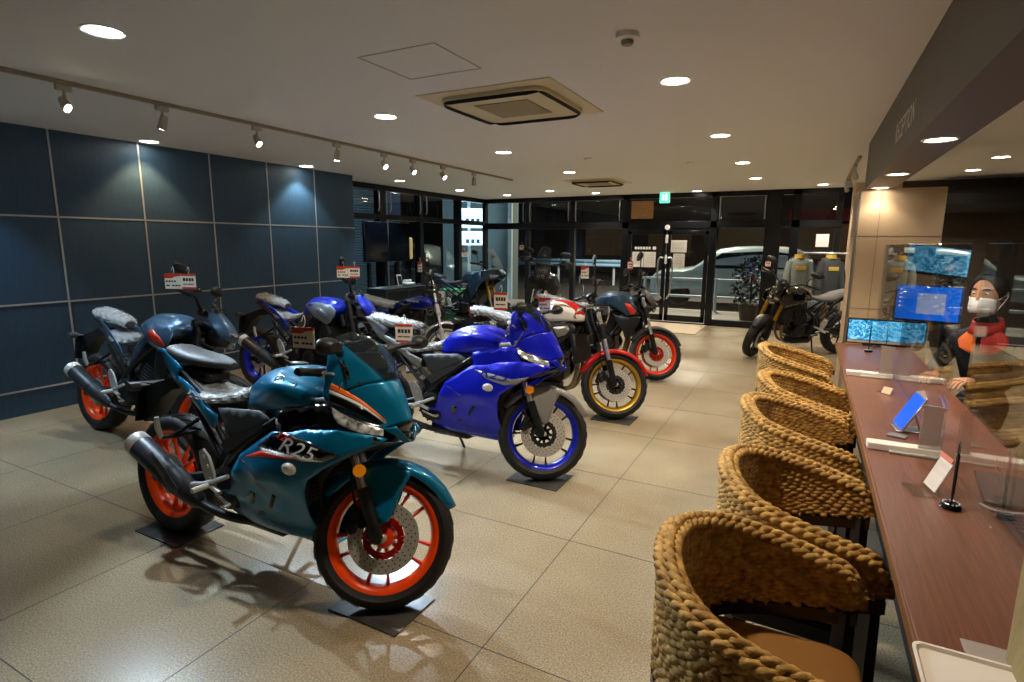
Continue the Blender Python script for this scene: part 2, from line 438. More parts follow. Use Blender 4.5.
# signs beyond the side glazing
m_sign = mat('lit_white_sign', '#cfe6f2', .5, emit=('#c4e4f7', 1.6))
s = thing('shop_sign', 'tall lit shop sign of white panels outside the corner glazing', 'sign', (-8.05, 12.9, 0), (0, 0, R(38)))
ob('pole', G().cyl((0, .06, 0), (0, .06, 3.4), .04, 10), m_rail, s)
for z, h in ((3.0, .8), (2.18, .50), (1.66, .36)):
    q = ob('panel', G().box((.08, 0, z), (.58, .08, h), .01), m_sign, s)
    if z < 3:
        for k in range(3): ob('mark', G().box((-.05+.14*k, -.045, z-.08), (.09, .01, h*.3)), mat('sign_blue', '#6d93b4', .5), q)
nb = thing('neighbour_wall', 'pale grey green wall of the neighbouring building outside the corner', 'building', (-8.0, 14.2, -.05))
ob('wall', G().box((-.5, 0, 2.2), (2.3, .4, 4.4)), mat('neighbour_plaster', '#5f6a69', .8, noise=(2, '#525d5d', .3, (1, 1, .2))), nb)
ob('pipe', G().cyl((.62, -.24, 0), (.62, -.24, 4.3), .07, 12), m_rail, nb)
s = thing('yellow_shop_sign', 'tan box sign standing outside the side glazing', 'sign', (-8.6, 10.6, 0)); s.rotation_euler = (0, 0, R(55))
ob('board', G().box((0, 0, 1.4), (.7, .12, .5), .02), mat('tan_sign', '#b99d6d', .5, emit=('#c09a60', .35)), s)
for k in range(3): ob('mark', G().box((-.16+.15*k, -.065, 1.45), (.1, .01, .16)), m_black, s)
ob('leg', G().cyl((0, 0, 0), (0, 0, 1.2), .05), m_dark, s)
g = G()
for k in range(40): g.box((-11.5, 10, .05+k*.075), (.03, 7.5, .06), .012)
tag(ob('roller_shutter', g, mat('shutter_grey', '#56666c', .5, .3)), 'grey roller shutter of the neighbouring shop seen through the side glazing', 'shutter')
# dark shrub outside by the right pane
rng = random.Random(3); g = G()
for k in range(420):
    a = rng.uniform(0, 2*PI); h = rng.uniform(.25, 1.25); r = .42*math.sin(min(1, h/1.3)*PI)**.5*rng.uniform(.3, 1)
    p = Vector((r*math.cos(a), r*math.sin(a), h)); d = Vector((rng.uniform(-1, 1), rng.uniform(-1, 1), rng.uniform(-.3, 1))).normalized(); q = d.orthogonal().normalized()
    g.add([p, p+d*.05+q*.025, p+d*.11, p+d*.05-q*.025], [(0, 1, 2, 3)])
sh = thing('potted_shrub', 'dark shrub in a pot on the pavement right of the doors', 'plant', (-1.0, 12.4, .01))
lv = ob('foliage', g, mat('dark_leaf', '#1c2a20', .5), sh, smooth=False); lv['kind'] = 'stuff'
ob('pot', G().lathe([(0, 0), (.17, 0), (.22, .32), (.2, .32), (.17, .1), (0, .1)], 24, 'z'), m_dark, sh)
ob('stem', G().tube([(0, 0, .1), (.02, 0, .5), (0, .02, .9)], .02, 8), mat('bark', '#3a2c20', .8), sh)
# ================================================================== CEILING FITTINGS AND LIGHT
WARM = (1, .85, .66); NEUT = (1, .93, .84); COOL = (.66, .84, 1.0)
def lamp(name, kind, loc, energy, color, size=.05, direction=(0, 0, -1), spot=110, blend=.6):
    d = bpy.data.lights.new(name, kind); d.energy = energy; d.color = color
    if kind == 'SPOT': d.spot_size = R(spot); d.spot_blend = blend; d.shadow_soft_size = size
    if kind == 'AREA': d.shape = 'DISK'; d.size = size
    o = bpy.data.objects.new(name, d); COL.objects.link(o); o.location = loc
    o.rotation_euler = Vector(direction).to_track_quat('-Z', 'Y').to_euler()
    return o
def lens(name, col, st): return mat(name, '#ffffff', .4, emit=(col, st))
m_lensw = lens('warm_lamp_lens', '#fff0d8', 14); m_lensc = lens('cool_lamp_lens', '#e6f4ff', 14)
m_ring = mat('downlight_ring', '#e6e3dc', .4)
DOWN = E_DOWN
def downlight(x, y, label, col=NEUT, z=CEIL, e=DOWN, r=.075, group='recessed ceiling downlights', ang=118):
    t = thing('downlight', label, 'downlight', (x, y, z), group=group)
    ob('ring', G().lathe([(r, .0), (r+.012, -.006), (r+.02, -.004), (r+.022, 0)], 28, 'z'), m_ring, t)
    ob('lens', G().lathe([(0, -.004), (r*.6, -.005), (r, -.001), (r, .004), (0, .004)], 28, 'z'), m_lensc if col == COOL else m_lensw, t)
    lamp('downlight_beam', 'SPOT', (x, y, z-.03), e, col, .05, spot=ang, blend=.45)
rowname = ['in the second', 'in the third', 'in the fourth', 'in the fifth', 'in the sixth']
near = ['nearest', 'second', 'third', 'fourth', 'fifth']
for cx, nm, col in ((-5.88, 'beside the slate panelled wall', COOL), (-3.02, 'over the middle of the showroom', NEUT), (-.8, 'over the open aisle', WARM)):
    for i, y in enumerate((1.62, 3.62, 5.55, 7.45, 9.25)):
        if cx == -.8 and i == 0: y = 1.75
        if cx < -5: y = (1.5, 3.47, 5.45, 7.35, 9.1)[i]; col = ((.55, .78, 1), (1, .60, .28), (.92, 1, .92), (.6, .82, 1), COOL)[i]
        if cx == -3.02: col = (COOL, NEUT, NEUT, NEUT, NEUT)[i]
        downlight(cx, y, 'recessed ceiling downlight %s, %s of its row' % (nm, near[i]), col, e=DOWN*E_COL[cx]*(E_WALL[i] if cx < -5 else .65 if cx == -3.02 and i == 0 else 1), ang=100 if cx < -5 else 118)
for x, y, lb in ((-1.93, 10.98, 'recessed downlight just inside the glass doors'), (.1, 10.6, 'recessed downlight above the clothes rail corner'), (-3.76, 10.65, 'recessed downlight near the back windows left of the doors'), (-5.57, 10.4, 'recessed downlight near the far left corner windows'), (-4.4, 9.9, 'recessed downlight at the back between the row ends')):
    downlight(x, y, lb, NEUT)
for i, y in enumerate((.6, 3.62, 5.2, 6.35)):
    downlight(.535, y, 'recessed downlight in the beam soffit over the counter, %s from the camera' % ['first', 'second', 'third', 'fourth'][i], WARM, 2.07, E_SOFFIT*(.2 if i == 3 else 1), .06, 'beam soffit downlights')
for i, y in enumerate((3.2, 6.3, 8.15, 9.36)):
    downlight(1.77, y, 'recessed downlight in the office ceiling behind the counter, %s row' % near[i], NEUT, CEIL, E_DOWN*.7, .075, 'office ceiling downlights')

# lighting track with spot heads
m_track = mat('track_beige', '#9d937c', .5)
tr = tag(ob('lighting_track', G().box((-4.15, 4.2, CEIL-.012), (.036, 7.4, .024), .003), m_track), 'long beige lighting track on the ceiling along the left', 'track')
SPOTS = [(1.96, -1, .22, WARM), (2.56, 0, .0, COOL), (3.34, -1, .25, WARM), (4.24, 0, 0, COOL), (4.93, 1, -.3, COOL), (5.43, 1, .2, COOL), (6.04, 1, .1, COOL), (6.78, 0, .1, COOL)]
NM = ['nearest', 'second', 'third', 'fourth', 'fifth', 'sixth', 'seventh', 'farthest']
AIM = {0: (-1.5, 1.6, .2), 1: (-4.6, 2.3, .5), 2: (-2.1, 2.7, .2), 3: (-4.3, 4.0, .3), 4: (-1.7, 3.7, .3), 5: (-2.2, 4.6, .5), 6: (-1.7, 5.2, .5), 7: (-4.4, 7.2, .8)}
m_head = mat('spot_head_white', '#b8b1a4', .4)
for i, (y, sx, sy, col) in enumerate(SPOTS):
    t = thing('track_spotlight', 'white spotlight hanging from the lighting track, %s from the camera' % NM[i], 'spotlight', (-4.15, y, CEIL-.024), group='spotlights on the lighting track')
    ob('adapter', G().box((0, 0, -.02), (.034, .09, .04), .006), m_head, t)
    ob('arm', G().tube([(0, 0, -.03), (0, 0, -.09)], .009, 8), m_head, t)
    a = Vector(AIM[i]); c = Vector((0, 0, -.115)); d = (a-(Vector((-4.15, y, CEIL-.024))+c)).normalized()
    ob('lamp_head', G().tube([c-d*.05, c-d*.048, c-d*.01, c+d*.045, c+d*.05, c+d*.046], [.012, .024, .028, .032, .031, .027], 18, caps=True), m_head, t)
    ob('lens', G().cyl(c+d*.0465, c+d*.049, .026, 16), lens('spot_lens_warm', '#ffe8c4', 30) if col == WARM else lens('spot_lens_cool', '#e8f6ff', 22), t)
    lamp('track_beam', 'SPOT', Vector((-4.15, y, CEIL-.024))+c+d*.07, E_SPOT[i], COOL, .03, d, 56, .5)
# ceiling cassettes
def cassette(x, y, w, label):
    t = thing('ceiling_cassette', label, 'air conditioner', (x, y, CEIL), group='ceiling air conditioners')
    ob('surround', G().prism([(-w/2, -w/2), (w/2, -w/2), (w/2, w/2), (-w/2, w/2)], -.006, 0, 'xy'), m_cream, t)
    def sq(r, z, c=.1, n=5):
        p = []
        for sx, sy, a0 in ((1, 1, 0), (-1, 1, 90), (-1, -1, 180), (1, -1, 270)):
            for k in range(n): a = R(a0+90*k/(n-1)); p.append((sx*(r-c)+c*math.cos(a), sy*(r-c)+c*math.sin(a), z))
        return p
    ob('panel', G().grid([sq(w*.40, -.004), sq(w*.40, -.028), sq(w*.385, -.034)], cv=True).add(sq(w*.385, -.034), [tuple(range(20))]), m_cream, t)
    ob('intake_grille', G().box((0, 0, -.036), (w*.42, w*.42, .006), .002), mat('grille_tan', '#8f8466', .7, bump=(1, 0)), t)
    g = G()
    for k in range(18): g.box((0, -w*.2+w*.4*k/17, -.0395), (w*.41, .005, .003))
    ob('slat', g, m_cream, t)
    for k in range(4):
        T = Matrix.Rotation(k*PI/2, 4, 'Z')
        pts = [(-w*.36, w*.362, -.036), (-w*.29, w*.384, -.036), (0, w*.386, -.036), (w*.29, w*.384, -.036), (w*.36, w*.362, -.036)]
        ob('outlet', G().tube(cat(pts, 4), [.006, .019, .019, .019, .006], 6, T=T, flat=.3), m_black, t)
cassette(-1.93, 3.70, .98, 'large square cassette air conditioner in the ceiling near the camera')
cassette(-3.05, 8.72, .86, 'smaller cassette air conditioner in the ceiling toward the back windows')
t = thing('smoke_detector', 'round white smoke detector on the ceiling near the front', 'smoke detector', (-.84, 2.75, CEIL))
ob('base', G().lathe([(0, 0), (.055, 0), (.055, -.022), (.045, -.028), (0, -.028)], 28, 'z'), m_white, t)
ob('sensor', G().lathe([(.028, -.028), (.03, -.036), (.024, -.048), (0, -.05)], 20, 'z'), mat('sensor_grey', '#8b857c', .5), t)
for x, y, lb in ((-2.35, 6.35, 'small round sensor on the ceiling beyond the big air conditioner'), (-1.35, 7.15, 'small square sensor on the ceiling over the aisle')):
    t = thing('ceiling_sensor', lb, 'sensor', (x, y, CEIL)); ob('base', G().lathe([(0, 0), (.045, 0), (.04, -.015), (0, -.018)], 20, 'z'), m_white, t)
g = G()
for a, b in (((-2.21, 2.44), (-1.72, 2.44)), ((-1.72, 2.44), (-1.72, 2.89)), ((-1.72, 2.89), (-2.21, 2.89)), ((-2.21, 2.89), (-2.21, 2.44))):
    g.box(((a[0]+b[0])/2, (a[1]+b[1])/2, CEIL-.001), (abs(a[0]-b[0])+.008, abs(a[1]-b[1])+.008, .004))
tag(ob('ceiling_hatch', g, mat('hatch_edge', '#b7b1a8', .6)), 'thin framed access hatch in the ceiling left of the air conditioner', 'hatch')
# exit sign
t = thing('exit_sign', 'green lit exit sign hanging over the glass doors', 'exit sign', (-2.54, 11.12, 2.42))
ob('housing', G().box((0, .02, 0), (.2, .05, .22), .01), m_white, t)
ob('face', G().box((0, -.008, 0), (.18, .006, .2), .002), mat('exit_green', '#1f8f5c', .4, emit=('#35d190', 1.5)), t)
ob('figure', G().box((-.03, -.013, 0), (.03, .004, .09)).box((.03, -.013, .0), (.03, .004, .12)), mat('exit_white', '#ffffff', .4, emit=('#e8fff4', 2.)), t)
# unseen fill lights added outside so the pavement and neighbour wall read
lamp('street_fill_light', 'AREA', (-3, 17.5, 5.5), 620, (1, .82, .62), 1.2, (0, -.1, -1))
lamp('street_fill_light', 'AREA', (-9.5, 10, 4.2), 150, (.7, .88, 1), 1.0, (.2, 0, -1))
w = bpy.data.worlds.new('night'); sc.world = w; w.use_nodes = True
w.node_tree.nodes['Background'].inputs[0].default_value = (.010, .013, .022, 1); w.node_tree.nodes['Background'].inputs[1].default_value = 1.0
# ================================================================== COUNTER
CT = .735
m_wood = mat('counter_walnut', '#63392a', .30, noise=(9, '#7d4d36', .22, (16, .6, 16)), bump=(60, .05, (3, .1, 3)), spec=.5)
m_woodedge = mat('counter_edge', '#7a4f2c', .4)
t = thing('reception_counter', 'long brown wooden reception counter along the right with chairs drawn up to it', 'counter', (.52, 2.9, 0))
ob('countertop', G().box((0, 0, CT-.02), (.51, 4.98, .04), .004), m_wood, t)
ob('edge_strip', G().box((-.257, 0, CT-.02), (.006, 4.98, .036), .001), m_woodedge, t)
ob('front_panel', G().box((-.02, 0, .35), (.03, 4.9, .69), .003), mat('counter_front', '#2a1d17', .5), t)
ob('plinth', G().box((.0, 0, .03), (.12, 4.9, .06)), m_black, t)
for y in (-2.3, -.3, 1.1, 2.3): ob('support', G().box((.06, y, .35), (.2, .04, .69), .003), mat('counter_front', '#2a1d17', .5), t)
# clear dividers
for y0, y1, lb in ((2.645, 5.34, 'long clear acrylic screen standing along the far half of the counter'), (1.36, 2.417, 'clear acrylic screen standing along the near half of the counter')):
    s = thing('acrylic_screen', lb, 'screen', (.525, (y0+y1)/2, CT+.015), group='acrylic screens along the counter')
    ob('sheet', G().box((0, 0, .40), (.008, y1-y0, .80), .0015), m_acrylic, s, smooth=False)
    for q in ((y0-y1)/2+.12, (y1-y0)/2-.12): ob('foot', G().box((0, q, -.005), (.03, .08, .02), .003), m_acrylic, s, smooth=False)
m_base = mat('divider_white', '#e9e0d3', .4)
for y, far in ((4.06, 1), (2.60, 0)):
    s = thing('divider_base', 'long white base strip lying across the %s of the counter' % ('far part' if far else 'middle'), 'base strip', (.395, y, CT), group='white base strips across the counter')
    ob('bar', G().box((0, 0, .014), (.245, .06, .028), .003), m_base, s)
    ob('pad', G().box((.03, -.035, .005), (.16, .03, .01), .002), mat('divider_pad', '#b9b1a6', .5), s)
    s = thing('acrylic_stand', 'clear acrylic upright with a folded top on the %s white base strip' % ('far' if far else 'near'), 'acrylic stand', (.475, y-.005, CT+.028), group='clear acrylic uprights')
    pr = [(-.034, 0), (-.030, .155), (-.038, .165), (-.034, .172), (.040, .168), (.042, .158), (.033, .154), (.035, 0)]
    ob('upright', G().prism(pr, -.006, .006, 'xz'), mat('smoked_acrylic', '#b9a79a', .12, alpha=.55), s, smooth=False)
    ob('block', G().box((0, 0, .018), (.07, .05, .036), .004), m_acrylic, s, smooth=False)
# pens on stands
for x, y, lb in ((.458, 2.085, 'black pen on a round ball-studded base near the middle of the counter'), (.465, 5.02, 'small pen on a round black base at the far end of the counter')):
    p = thing('pen_stand', lb, 'pen stand', (x, y, CT), group='counter pens')
    ob('base', G().lathe([(0, 0), (.026, 0), (.030, .006), (.024, .016), (.008, .02), (0, .02)], 24, 'z'), mat('gloss_black', '#08080a', .15), p)
    gg = G()
    for k in range(12):
        a = 2*PI*k/12; gg.lathe([(0, .004), (.0035, 0), (0, -.004)], 8, 'z', (.021*math.cos(a), .021*math.sin(a), .017))
    ob('ball_chain', gg, m_trim, p)
    ob('pen', G().tube([(0, 0, .016), (.001, .002, .05), (.002, .006, .17), (.002, .0065, .172), (.003, .008, .205), (.003, .008, .213)], [.002, .0045, .0052, .004, .004, .002], 10), mat('pen_barrel', '#1c1a18', .3), p)
    ob('clip', G().box((.003, .001, .195), (.003, .003, .035), .001), m_trim, p)
# brochure holder
s = thing('brochure_holder', 'clear acrylic card holder with a pink edged leaflet on the counter', 'card holder', (.435, 2.20, CT), (0, 0, R(-78)))
ob('holder', G().box((0, -.03, .003), (.11, .10, .005), .001).box((0, .0, .055), (.11, .004, .11), .001, rot=('X', R(-22))).box((0, -.075, .02), (.11, .004, .04), .001), m_acrylic, s, smooth=False)
ob('leaflet', G().box((0, .006, .07), (.085, .003, .12), .0005, rot=('X', R(-22))), mat('leaflet_paper', '#e9d9cb', .6), s)
ob('header', G().box((0, .0215, .123), (.086, .004, .016), .0005, rot=('X', R(-22))), mat('leaflet_pink', '#cf7b5f', .6), s)
# small card stand at the far seat
s = thing('card_stand', 'small clear acrylic easel with a cream card beside the far white strip', 'card stand', (.46, 3.66, CT), (0, 0, R(-40)))
ob('easel', G().box((0, 0, .06), (.07, .004, .12), .001, rot=('X', R(-25))).box((0, -.03, .003), (.07, .07, .005), .001), m_acrylic, s, smooth=False)
ob('card', G().box((.02, -.05, .02), (.05, .003, .04), .0005, rot=('X', R(-30))), mat('cream_card', '#d9bd97', .6), s)
# tablet
s = thing('tablet', 'tablet with a bright blue screen tilted on a stand on the counter', 'tablet', (.452, 2.93, CT), (0, 0, R(-84)))
TT = Matrix.Translation((0, 0, .085)) @ Matrix.Rotation(R(-27), 4, 'X') @ Matrix.Diagonal((1.0, 1, .86, 1))
ob('body', G().box((0, 0, 0), (.15, .008, .20), .003, T=TT), mat('tablet_silver', '#b8b4ad', .3, .8), s)
ob('display', G().box((0, -.0045, 0), (.138, .002, .186), T=TT), mat('tablet_blue', '#0b48d8', .3, emit=('#0a44e0', .5)), s)
ob('stand', G().box((0, .0, .004), (.10, .11, .006), .002).box((0, .030, .045), (.03, .006, .09), .002, rot=('X', R(20))), mat('tablet_silver', '#b8b4ad', .3, .8), s)
s = thing('card_terminal', 'flat grey pad lying on the counter beside the tablet', 'pad', (.40, 2.80, CT), (0, 0, R(-20)))
ob('pad', G().box((0, 0, .004), (.07, .05, .008), .002), mat('pad_grey', '#77716a', .4), s)
# tray and sheet at the near end
s = thing('white_tray', 'white rimmed tray on the near end of the counter', 'tray', (.385, 1.08, CT))
def rr(hx, hy, c, z, n=5):
    p = []
    for sx, sy, a0 in ((1, 1, 0), (-1, 1, 90), (-1, -1, 180), (1, -1, 270)):
        for k in range(n): a = R(a0+90*k/(n-1)); p.append((sx*(hx-c)+c*math.cos(a), sy*(hy-c)+c*math.sin(a), z))
    return p
g = G().grid([rr(.13, .205, .02, 0), rr(.134, .209, .02, .010), rr(.134, .209, .02, .014), rr(.128, .203, .018, .014), rr(.124, .199, .016, .007)], cv=True)
g.add(rr(.124, .199, .016, .007), [tuple(range(20))]); g.add(rr(.13, .205, .02, 0), [tuple(range(20))[::-1]])
ob('tray', g, mat('tray_white', '#e8ddd0', .45), s)
s = thing('silver_sheet', 'grey translucent sheet lying behind the white tray', 'sheet', (.385, 1.325, CT))
ob('sheet', G().box((0, 0, .003), (.08, .06, .005), .001), mat('grey_film', '#a79a90', .25), s)
# keyboard and dark laptop on the staff side
s = thing('keyboard', 'black keyboard on the counter behind the near acrylic screen', 'keyboard', (.655, 1.87, CT), (0, 0, R(4)))
ob('body', G().box((0, 0, .010), (.15, .42, .018), .005), mat('keyboard_dark', '#2b2e33', .4), s)
g = G()
for i in range(5):
    for j in range(15): g.box((-.055+.0265*i, -.19+.027*j, .0215), (.02, .021, .006), .002)
ob('keycap', g, mat('keycap_dark', '#15171a', .45), s)['kind'] = 'stuff'
s = thing('laptop', 'open dark laptop with a black screen behind the near acrylic screen', 'laptop', (.672, 2.30, CT), (0, 0, R(-97)))
ob('base', G().box((0, 0, .009), (.30, .2, .016), .004), mat('laptop_grey', '#3a3a3d', .35, .5), s)
ob('lid', G().box((0, .135, .09), (.30, .008, .19), .003, rot=('X', R(-24))), mat('laptop_grey', '#3a3a3d', .35, .5), s)
ob('display', G().box((0, .13, .09), (.285, .004, .172), rot=('X', R(-24))), mat('screen_off', '#050607', .1), s)
tag(ob('white_cable', G().tube(cat([(.545, 2.16, CT+.004), (.57, 2.125, CT+.004), (.61, 2.12, CT+.005), (.66, 2.135, CT+.005), (.70, 2.13, CT+.004)], 6), .003, 6), m_white), 'thin white cable lying on the counter behind the near acrylic screen', 'cable')

# displays
def reef(name, st, sc_=9):
    m = mat(name, '#0a3a55', .3); nt = m.node_tree; L = nt.links.new; b = nt.nodes['Principled BSDF']
    tc = nt.nodes.new('ShaderNodeTexCoord'); n = nt.nodes.new('ShaderNodeTexNoise'); n.inputs['Scale'].default_value = sc_; n.inputs['Detail'].default_value = 3; n.inputs['Distortion'].default_value = 2.2
    L(tc.outputs['Object'], n.inputs['Vector']); r = nt.nodes.new('ShaderNodeValToRGB'); e = r.color_ramp.elements
    e[0].position = .3; e[0].color = lin('#08304e'); e[1].position = .72; e[1].color = lin('#c9eef5')
    for p, c in ((.4, '#0d6f86'), (.46, '#1558b8'), (.52, '#35b7b4'), (.58, '#8a9fd8'), (.64, '#4fc0e0')): q = e.new(p); q.color = lin(c)
    L(n.outputs[0], r.inputs[0]); L(r.outputs[0], b.inputs['Emission Color']); b.inputs['Emission Strength'].default_value = st
    return m
s = thing('wide_display', 'low wide screen with a blue reef picture at the far end of the counter', 'display', (.60, 5.362, CT), (0, 0, 0))
ob('bezel', G().box((0, .01, .115), (.54, .03, .21), .006), m_black, s)
ob('screen', G().box((0, -.006, .125), (.52, .004, .16)), reef('reef_blue', .55, 26), s)
ob('lower_bezel', G().box((0, -.006, .03), (.52, .005, .02), .001), m_white, s)
ob('foot', G().box((0, .01, .005), (.3, .08, .01), .003), m_black, s)
s = thing('monitor_stand', 'tall dark pole stand holding two monitors on the staff side of the counter', 'monitor stand', (.93, 5.14, 0))
ob('pole', G().cyl((0, 0, 0), (0, 0, 1.52), .022, 14), m_dark, s)
ob('base', G().lathe([(0, 0), (.2, 0), (.19, .025), (.03, .04), (0, .04)], 28, 'z'), m_dark, s)
for z in (1.12, 1.43): ob('bracket', G().box((-.06, -.045, z), (.16, .05, .08), .008), m_dark, s)
s = thing('reef_monitor', 'upper monitor on the pole stand showing a teal reef picture', 'monitor', (.815, 5.0, 1.435), (R(-18), R(7), R(4)))
ob('bezel', G().box((0, .01, 0), (.385, .03, .215), .006), m_black, s); ob('screen', G().box((0, -.007, .004), (.37, .004, .195)), reef('reef_teal', .40, 22), s)
s = thing('blue_monitor', 'lower monitor on the pole stand showing a blue desktop with a grey window', 'monitor', (.79, 5.0, 1.125), (R(-8), R(2), R(4)))
ob('bezel', G().box((0, .01, 0), (.40, .03, .265), .006), m_black, s)
ob('screen', G().box((0, -.007, .003), (.385, .004, .245)), mat('desktop_blue', '#1269d8', .3, emit=('#0f66e0', .55)), s)
ob('dialog', G().box((.02, -.011, .0), (.17, .003, .15)), mat('dialog_grey', '#8aa4d8', .3, emit=('#a2b4e0', .4)), s)
for k in range(5): ob('icon', G().box((-.17, -.011, .095-.03*k), (.014, .003, .014)), mat('icon_pale', '#cfe0ff', .3, emit=('#cfe0ff', .5)), s)

# ================================================================== WOVEN CHAIRS
m_rope = mat('water_hyacinth', '#8a6129', .6, noise=(38, '#d6aa5c', .2), spec=.4, bump=(150, .3))
m_ropeback = mat('gap_shade_brown', '#2d1c0c', .9)  # dark brown backing shell, its colour deepens the shade between the ropes
m_dwood = mat('dark_stained_wood', '#1d120c', .35)
m_seat = mat('brown_seat_fabric', '#98682f', .75, bump=(200, .1))
def chair_curve(n=160):
    """plan curve of the wrap-around back from one arm tip to the other"""
    pts = [(.225, -.268), (.11, -.278), (-.02, -.276), (-.135, -.240), (-.212, -.14), (-.240, 0), (-.212, .14), (-.135, .240), (-.02, .276), (.11, .278), (.225, .268)]
    c = cat(pts, 24); d = [0]
    for a, b in zip(c, c[1:]): d.append(d[-1]+np.linalg.norm(b-a))
    t = np.linspace(0, d[-1], n)
    return np.stack([np.interp(t, d, [p[0] for p in c]), np.interp(t, d, [p[1] for p in c])], 1), d[-1]
def chair_mesh():
    C, Ltot = chair_curve(260); n = len(C)
    tan = np.gradient(C, axis=0); tan /= np.linalg.norm(tan, axis=1)[:, None]; nor = np.stack([tan[:, 1], -tan[:, 0]], 1)   # outward
    s = np.linspace(0, 1, n); u = np.abs(s-.5)*2            # 0 at the back, 1 at the tips
    zt = .805-.135*np.clip((u-.12)/.88, 0, 1)**1.15; zb = .475+.085*u**1.5
    zt = zt-.05*np.clip((u-.93)/.07, 0, 1)**2
    g = G(); h = .0182; rng = random.Random(5)
    def rope(idx, off, z, r=.0094, pitch=.054, ph=0., amp=.0056):
        if len(idx) < 6: return
        P = [(C[i][0]+nor[i][0]*off, C[i][1]+nor[i][1]*off, z[i]) for i in idx]
        arc = np.concatenate([[0], np.cumsum([np.linalg.norm(np.subtract(b, a)) for a, b in zip(P, P[1:])])])
        m = max(8, int(arc[-1]/.0075)); t = np.linspace(0, arc[-1], m)
        X = np.stack([np.interp(t, arc, [p[k] for p in P]) for k in range(3)], 1)
        N = np.stack([np.interp(t, arc, [nor[i][k] for i in idx]) for k in range(2)], 1)
        for st in range(2):
            a = 2*PI*t/pitch+ph+st*PI+.35*np.sin(t*23+ph*3)
            Q = [(X[k][0]+N[k][0]*amp*math.cos(a[k]), X[k][1]+N[k][1]*amp*math.cos(a[k]), X[k][2]+amp*math.sin(a[k])) for k in range(m)]
            rr_ = [r*(1+.16*math.sin(2*a[k]+ph)+rng.uniform(-.12, .12)) for k in range(m)]
            g.tube(Q, rr_, 6)
    for j in range(19):
        z = zt-.02-j*h
        ok = [i for i in range(n) if z[i] > zb[i]+.006]
        runs = []; cur = []
        for i in ok:
            if cur and i != cur[-1]+1: runs.append(cur); cur = []
            cur.append(i)
        if cur: runs.append(cur)
        for run in runs:
            for off in (.013, -.013): rope(run, off, z, ph=rng.uniform(0, 6), pitch=.052+rng.uniform(-.005, .005))
    allx = list(range(n)); rope(allx, .0, zt, r=.0105, ph=1., amp=.0060, pitch=.056)
    for off in (.020, -.020): rope(allx, off, zt-.012, r=.0102, ph=2.+off*50, amp=.0060, pitch=.057)
    # rolled arm tips
    for e in (0, n-1):
        for off in (-.012, .012):
            zz = np.linspace(zb[e]+.015, zt[e]-.005, 20); d = 1 if e else -1
            P = [(C[e][0]+.006+nor[e][0]*off, C[e][1]+nor[e][1]*off, z) for z in zz]
            g.tube(P, [.0135*(1+.22*math.sin(k*1.6)) for k in range(20)], 8)
    backing = G()
    ring = []
    for i in range(n):
        ring.append([(C[i][0]+nor[i][0]*a, C[i][1]+nor[i][1]*a, z) for a, z in ((.012, zb[i]), (.012, zt[i]-.008), (-.012, zt[i]-.008), (-.012, zb[i]))])
    backing.grid(ring, cv=True)
    rail = G(); rail.grid([[(C[i][0]+nor[i][0]*a, C[i][1]+nor[i][1]*a, zb[i]+z) for a, z in ((.022, -.035), (.022, .002), (-.026, .002), (-.026, -.035))] for i in range(n)], cv=True)
    return g, backing, rail
def make_chair():
    t = thing('woven_armchair', '-', 'chair')
    g, backing, rail = chair_mesh()
    w = ob('woven_back', g, m_rope, t, angle=80); ob('backing', backing, m_ropeback, w); ob('rail', rail, m_dwood, t)
    ob('seat', G().loft([rr(.195, .215, .05, .405), rr(.21, .235, .06, .415), rr(.213, .238, .06, .44), rr(.20, .228, .07, .462), rr(.15, .18, .08, .472)], 3, 1).add([(p[0]+.02, p[1], p[2]) for p in rr(.001, .001, .0005, .47)], []), m_seat, t, T=Matrix.Translation((.02, 0, 0)))
    ob('seat_frame', G().box((.015, 0, .375), (.39, .49, .06), .008), m_dwood, t)
    for x, y, top in ((.195, .262, .56), (.195, -.262, .56), (-.165, .19, .50), (-.165, -.19, .50)):
        tx = x*1.04 if x < 0 else x
        ob('leg', G().tube([(tx*1.05, y*1.02, 0), (x, y, .36), (x, y, top)], [.024, .030, .026], 4), m_dwood, t, angle=30)
    for s in (-1, 1): ob('stretcher', G().box((.01, s*.225, .19), (.33, .02, .028), .004), m_dwood, t)
    return t
proto = make_chair()
CH = [(1.385, 'nearest the camera', 2, -.015), (2.03, 'second from the camera', -1, .05), (2.875, 'third from the camera', 1, .035), (3.51, 'fourth from the camera', 0, .065), (4.54, 'at the far end of the row', -2, -.01)]
for i, (y, nm, a, cx) in enumerate(CH):
    c = proto if i == 0 else copy_tree(proto)
    c.location = (cx, y, 0); c.rotation_euler = (0, 0, R(a)); c['label'] = 'woven straw wrap-around armchair at the counter, %s' % nm; c['group'] = 'woven armchairs along the counter'
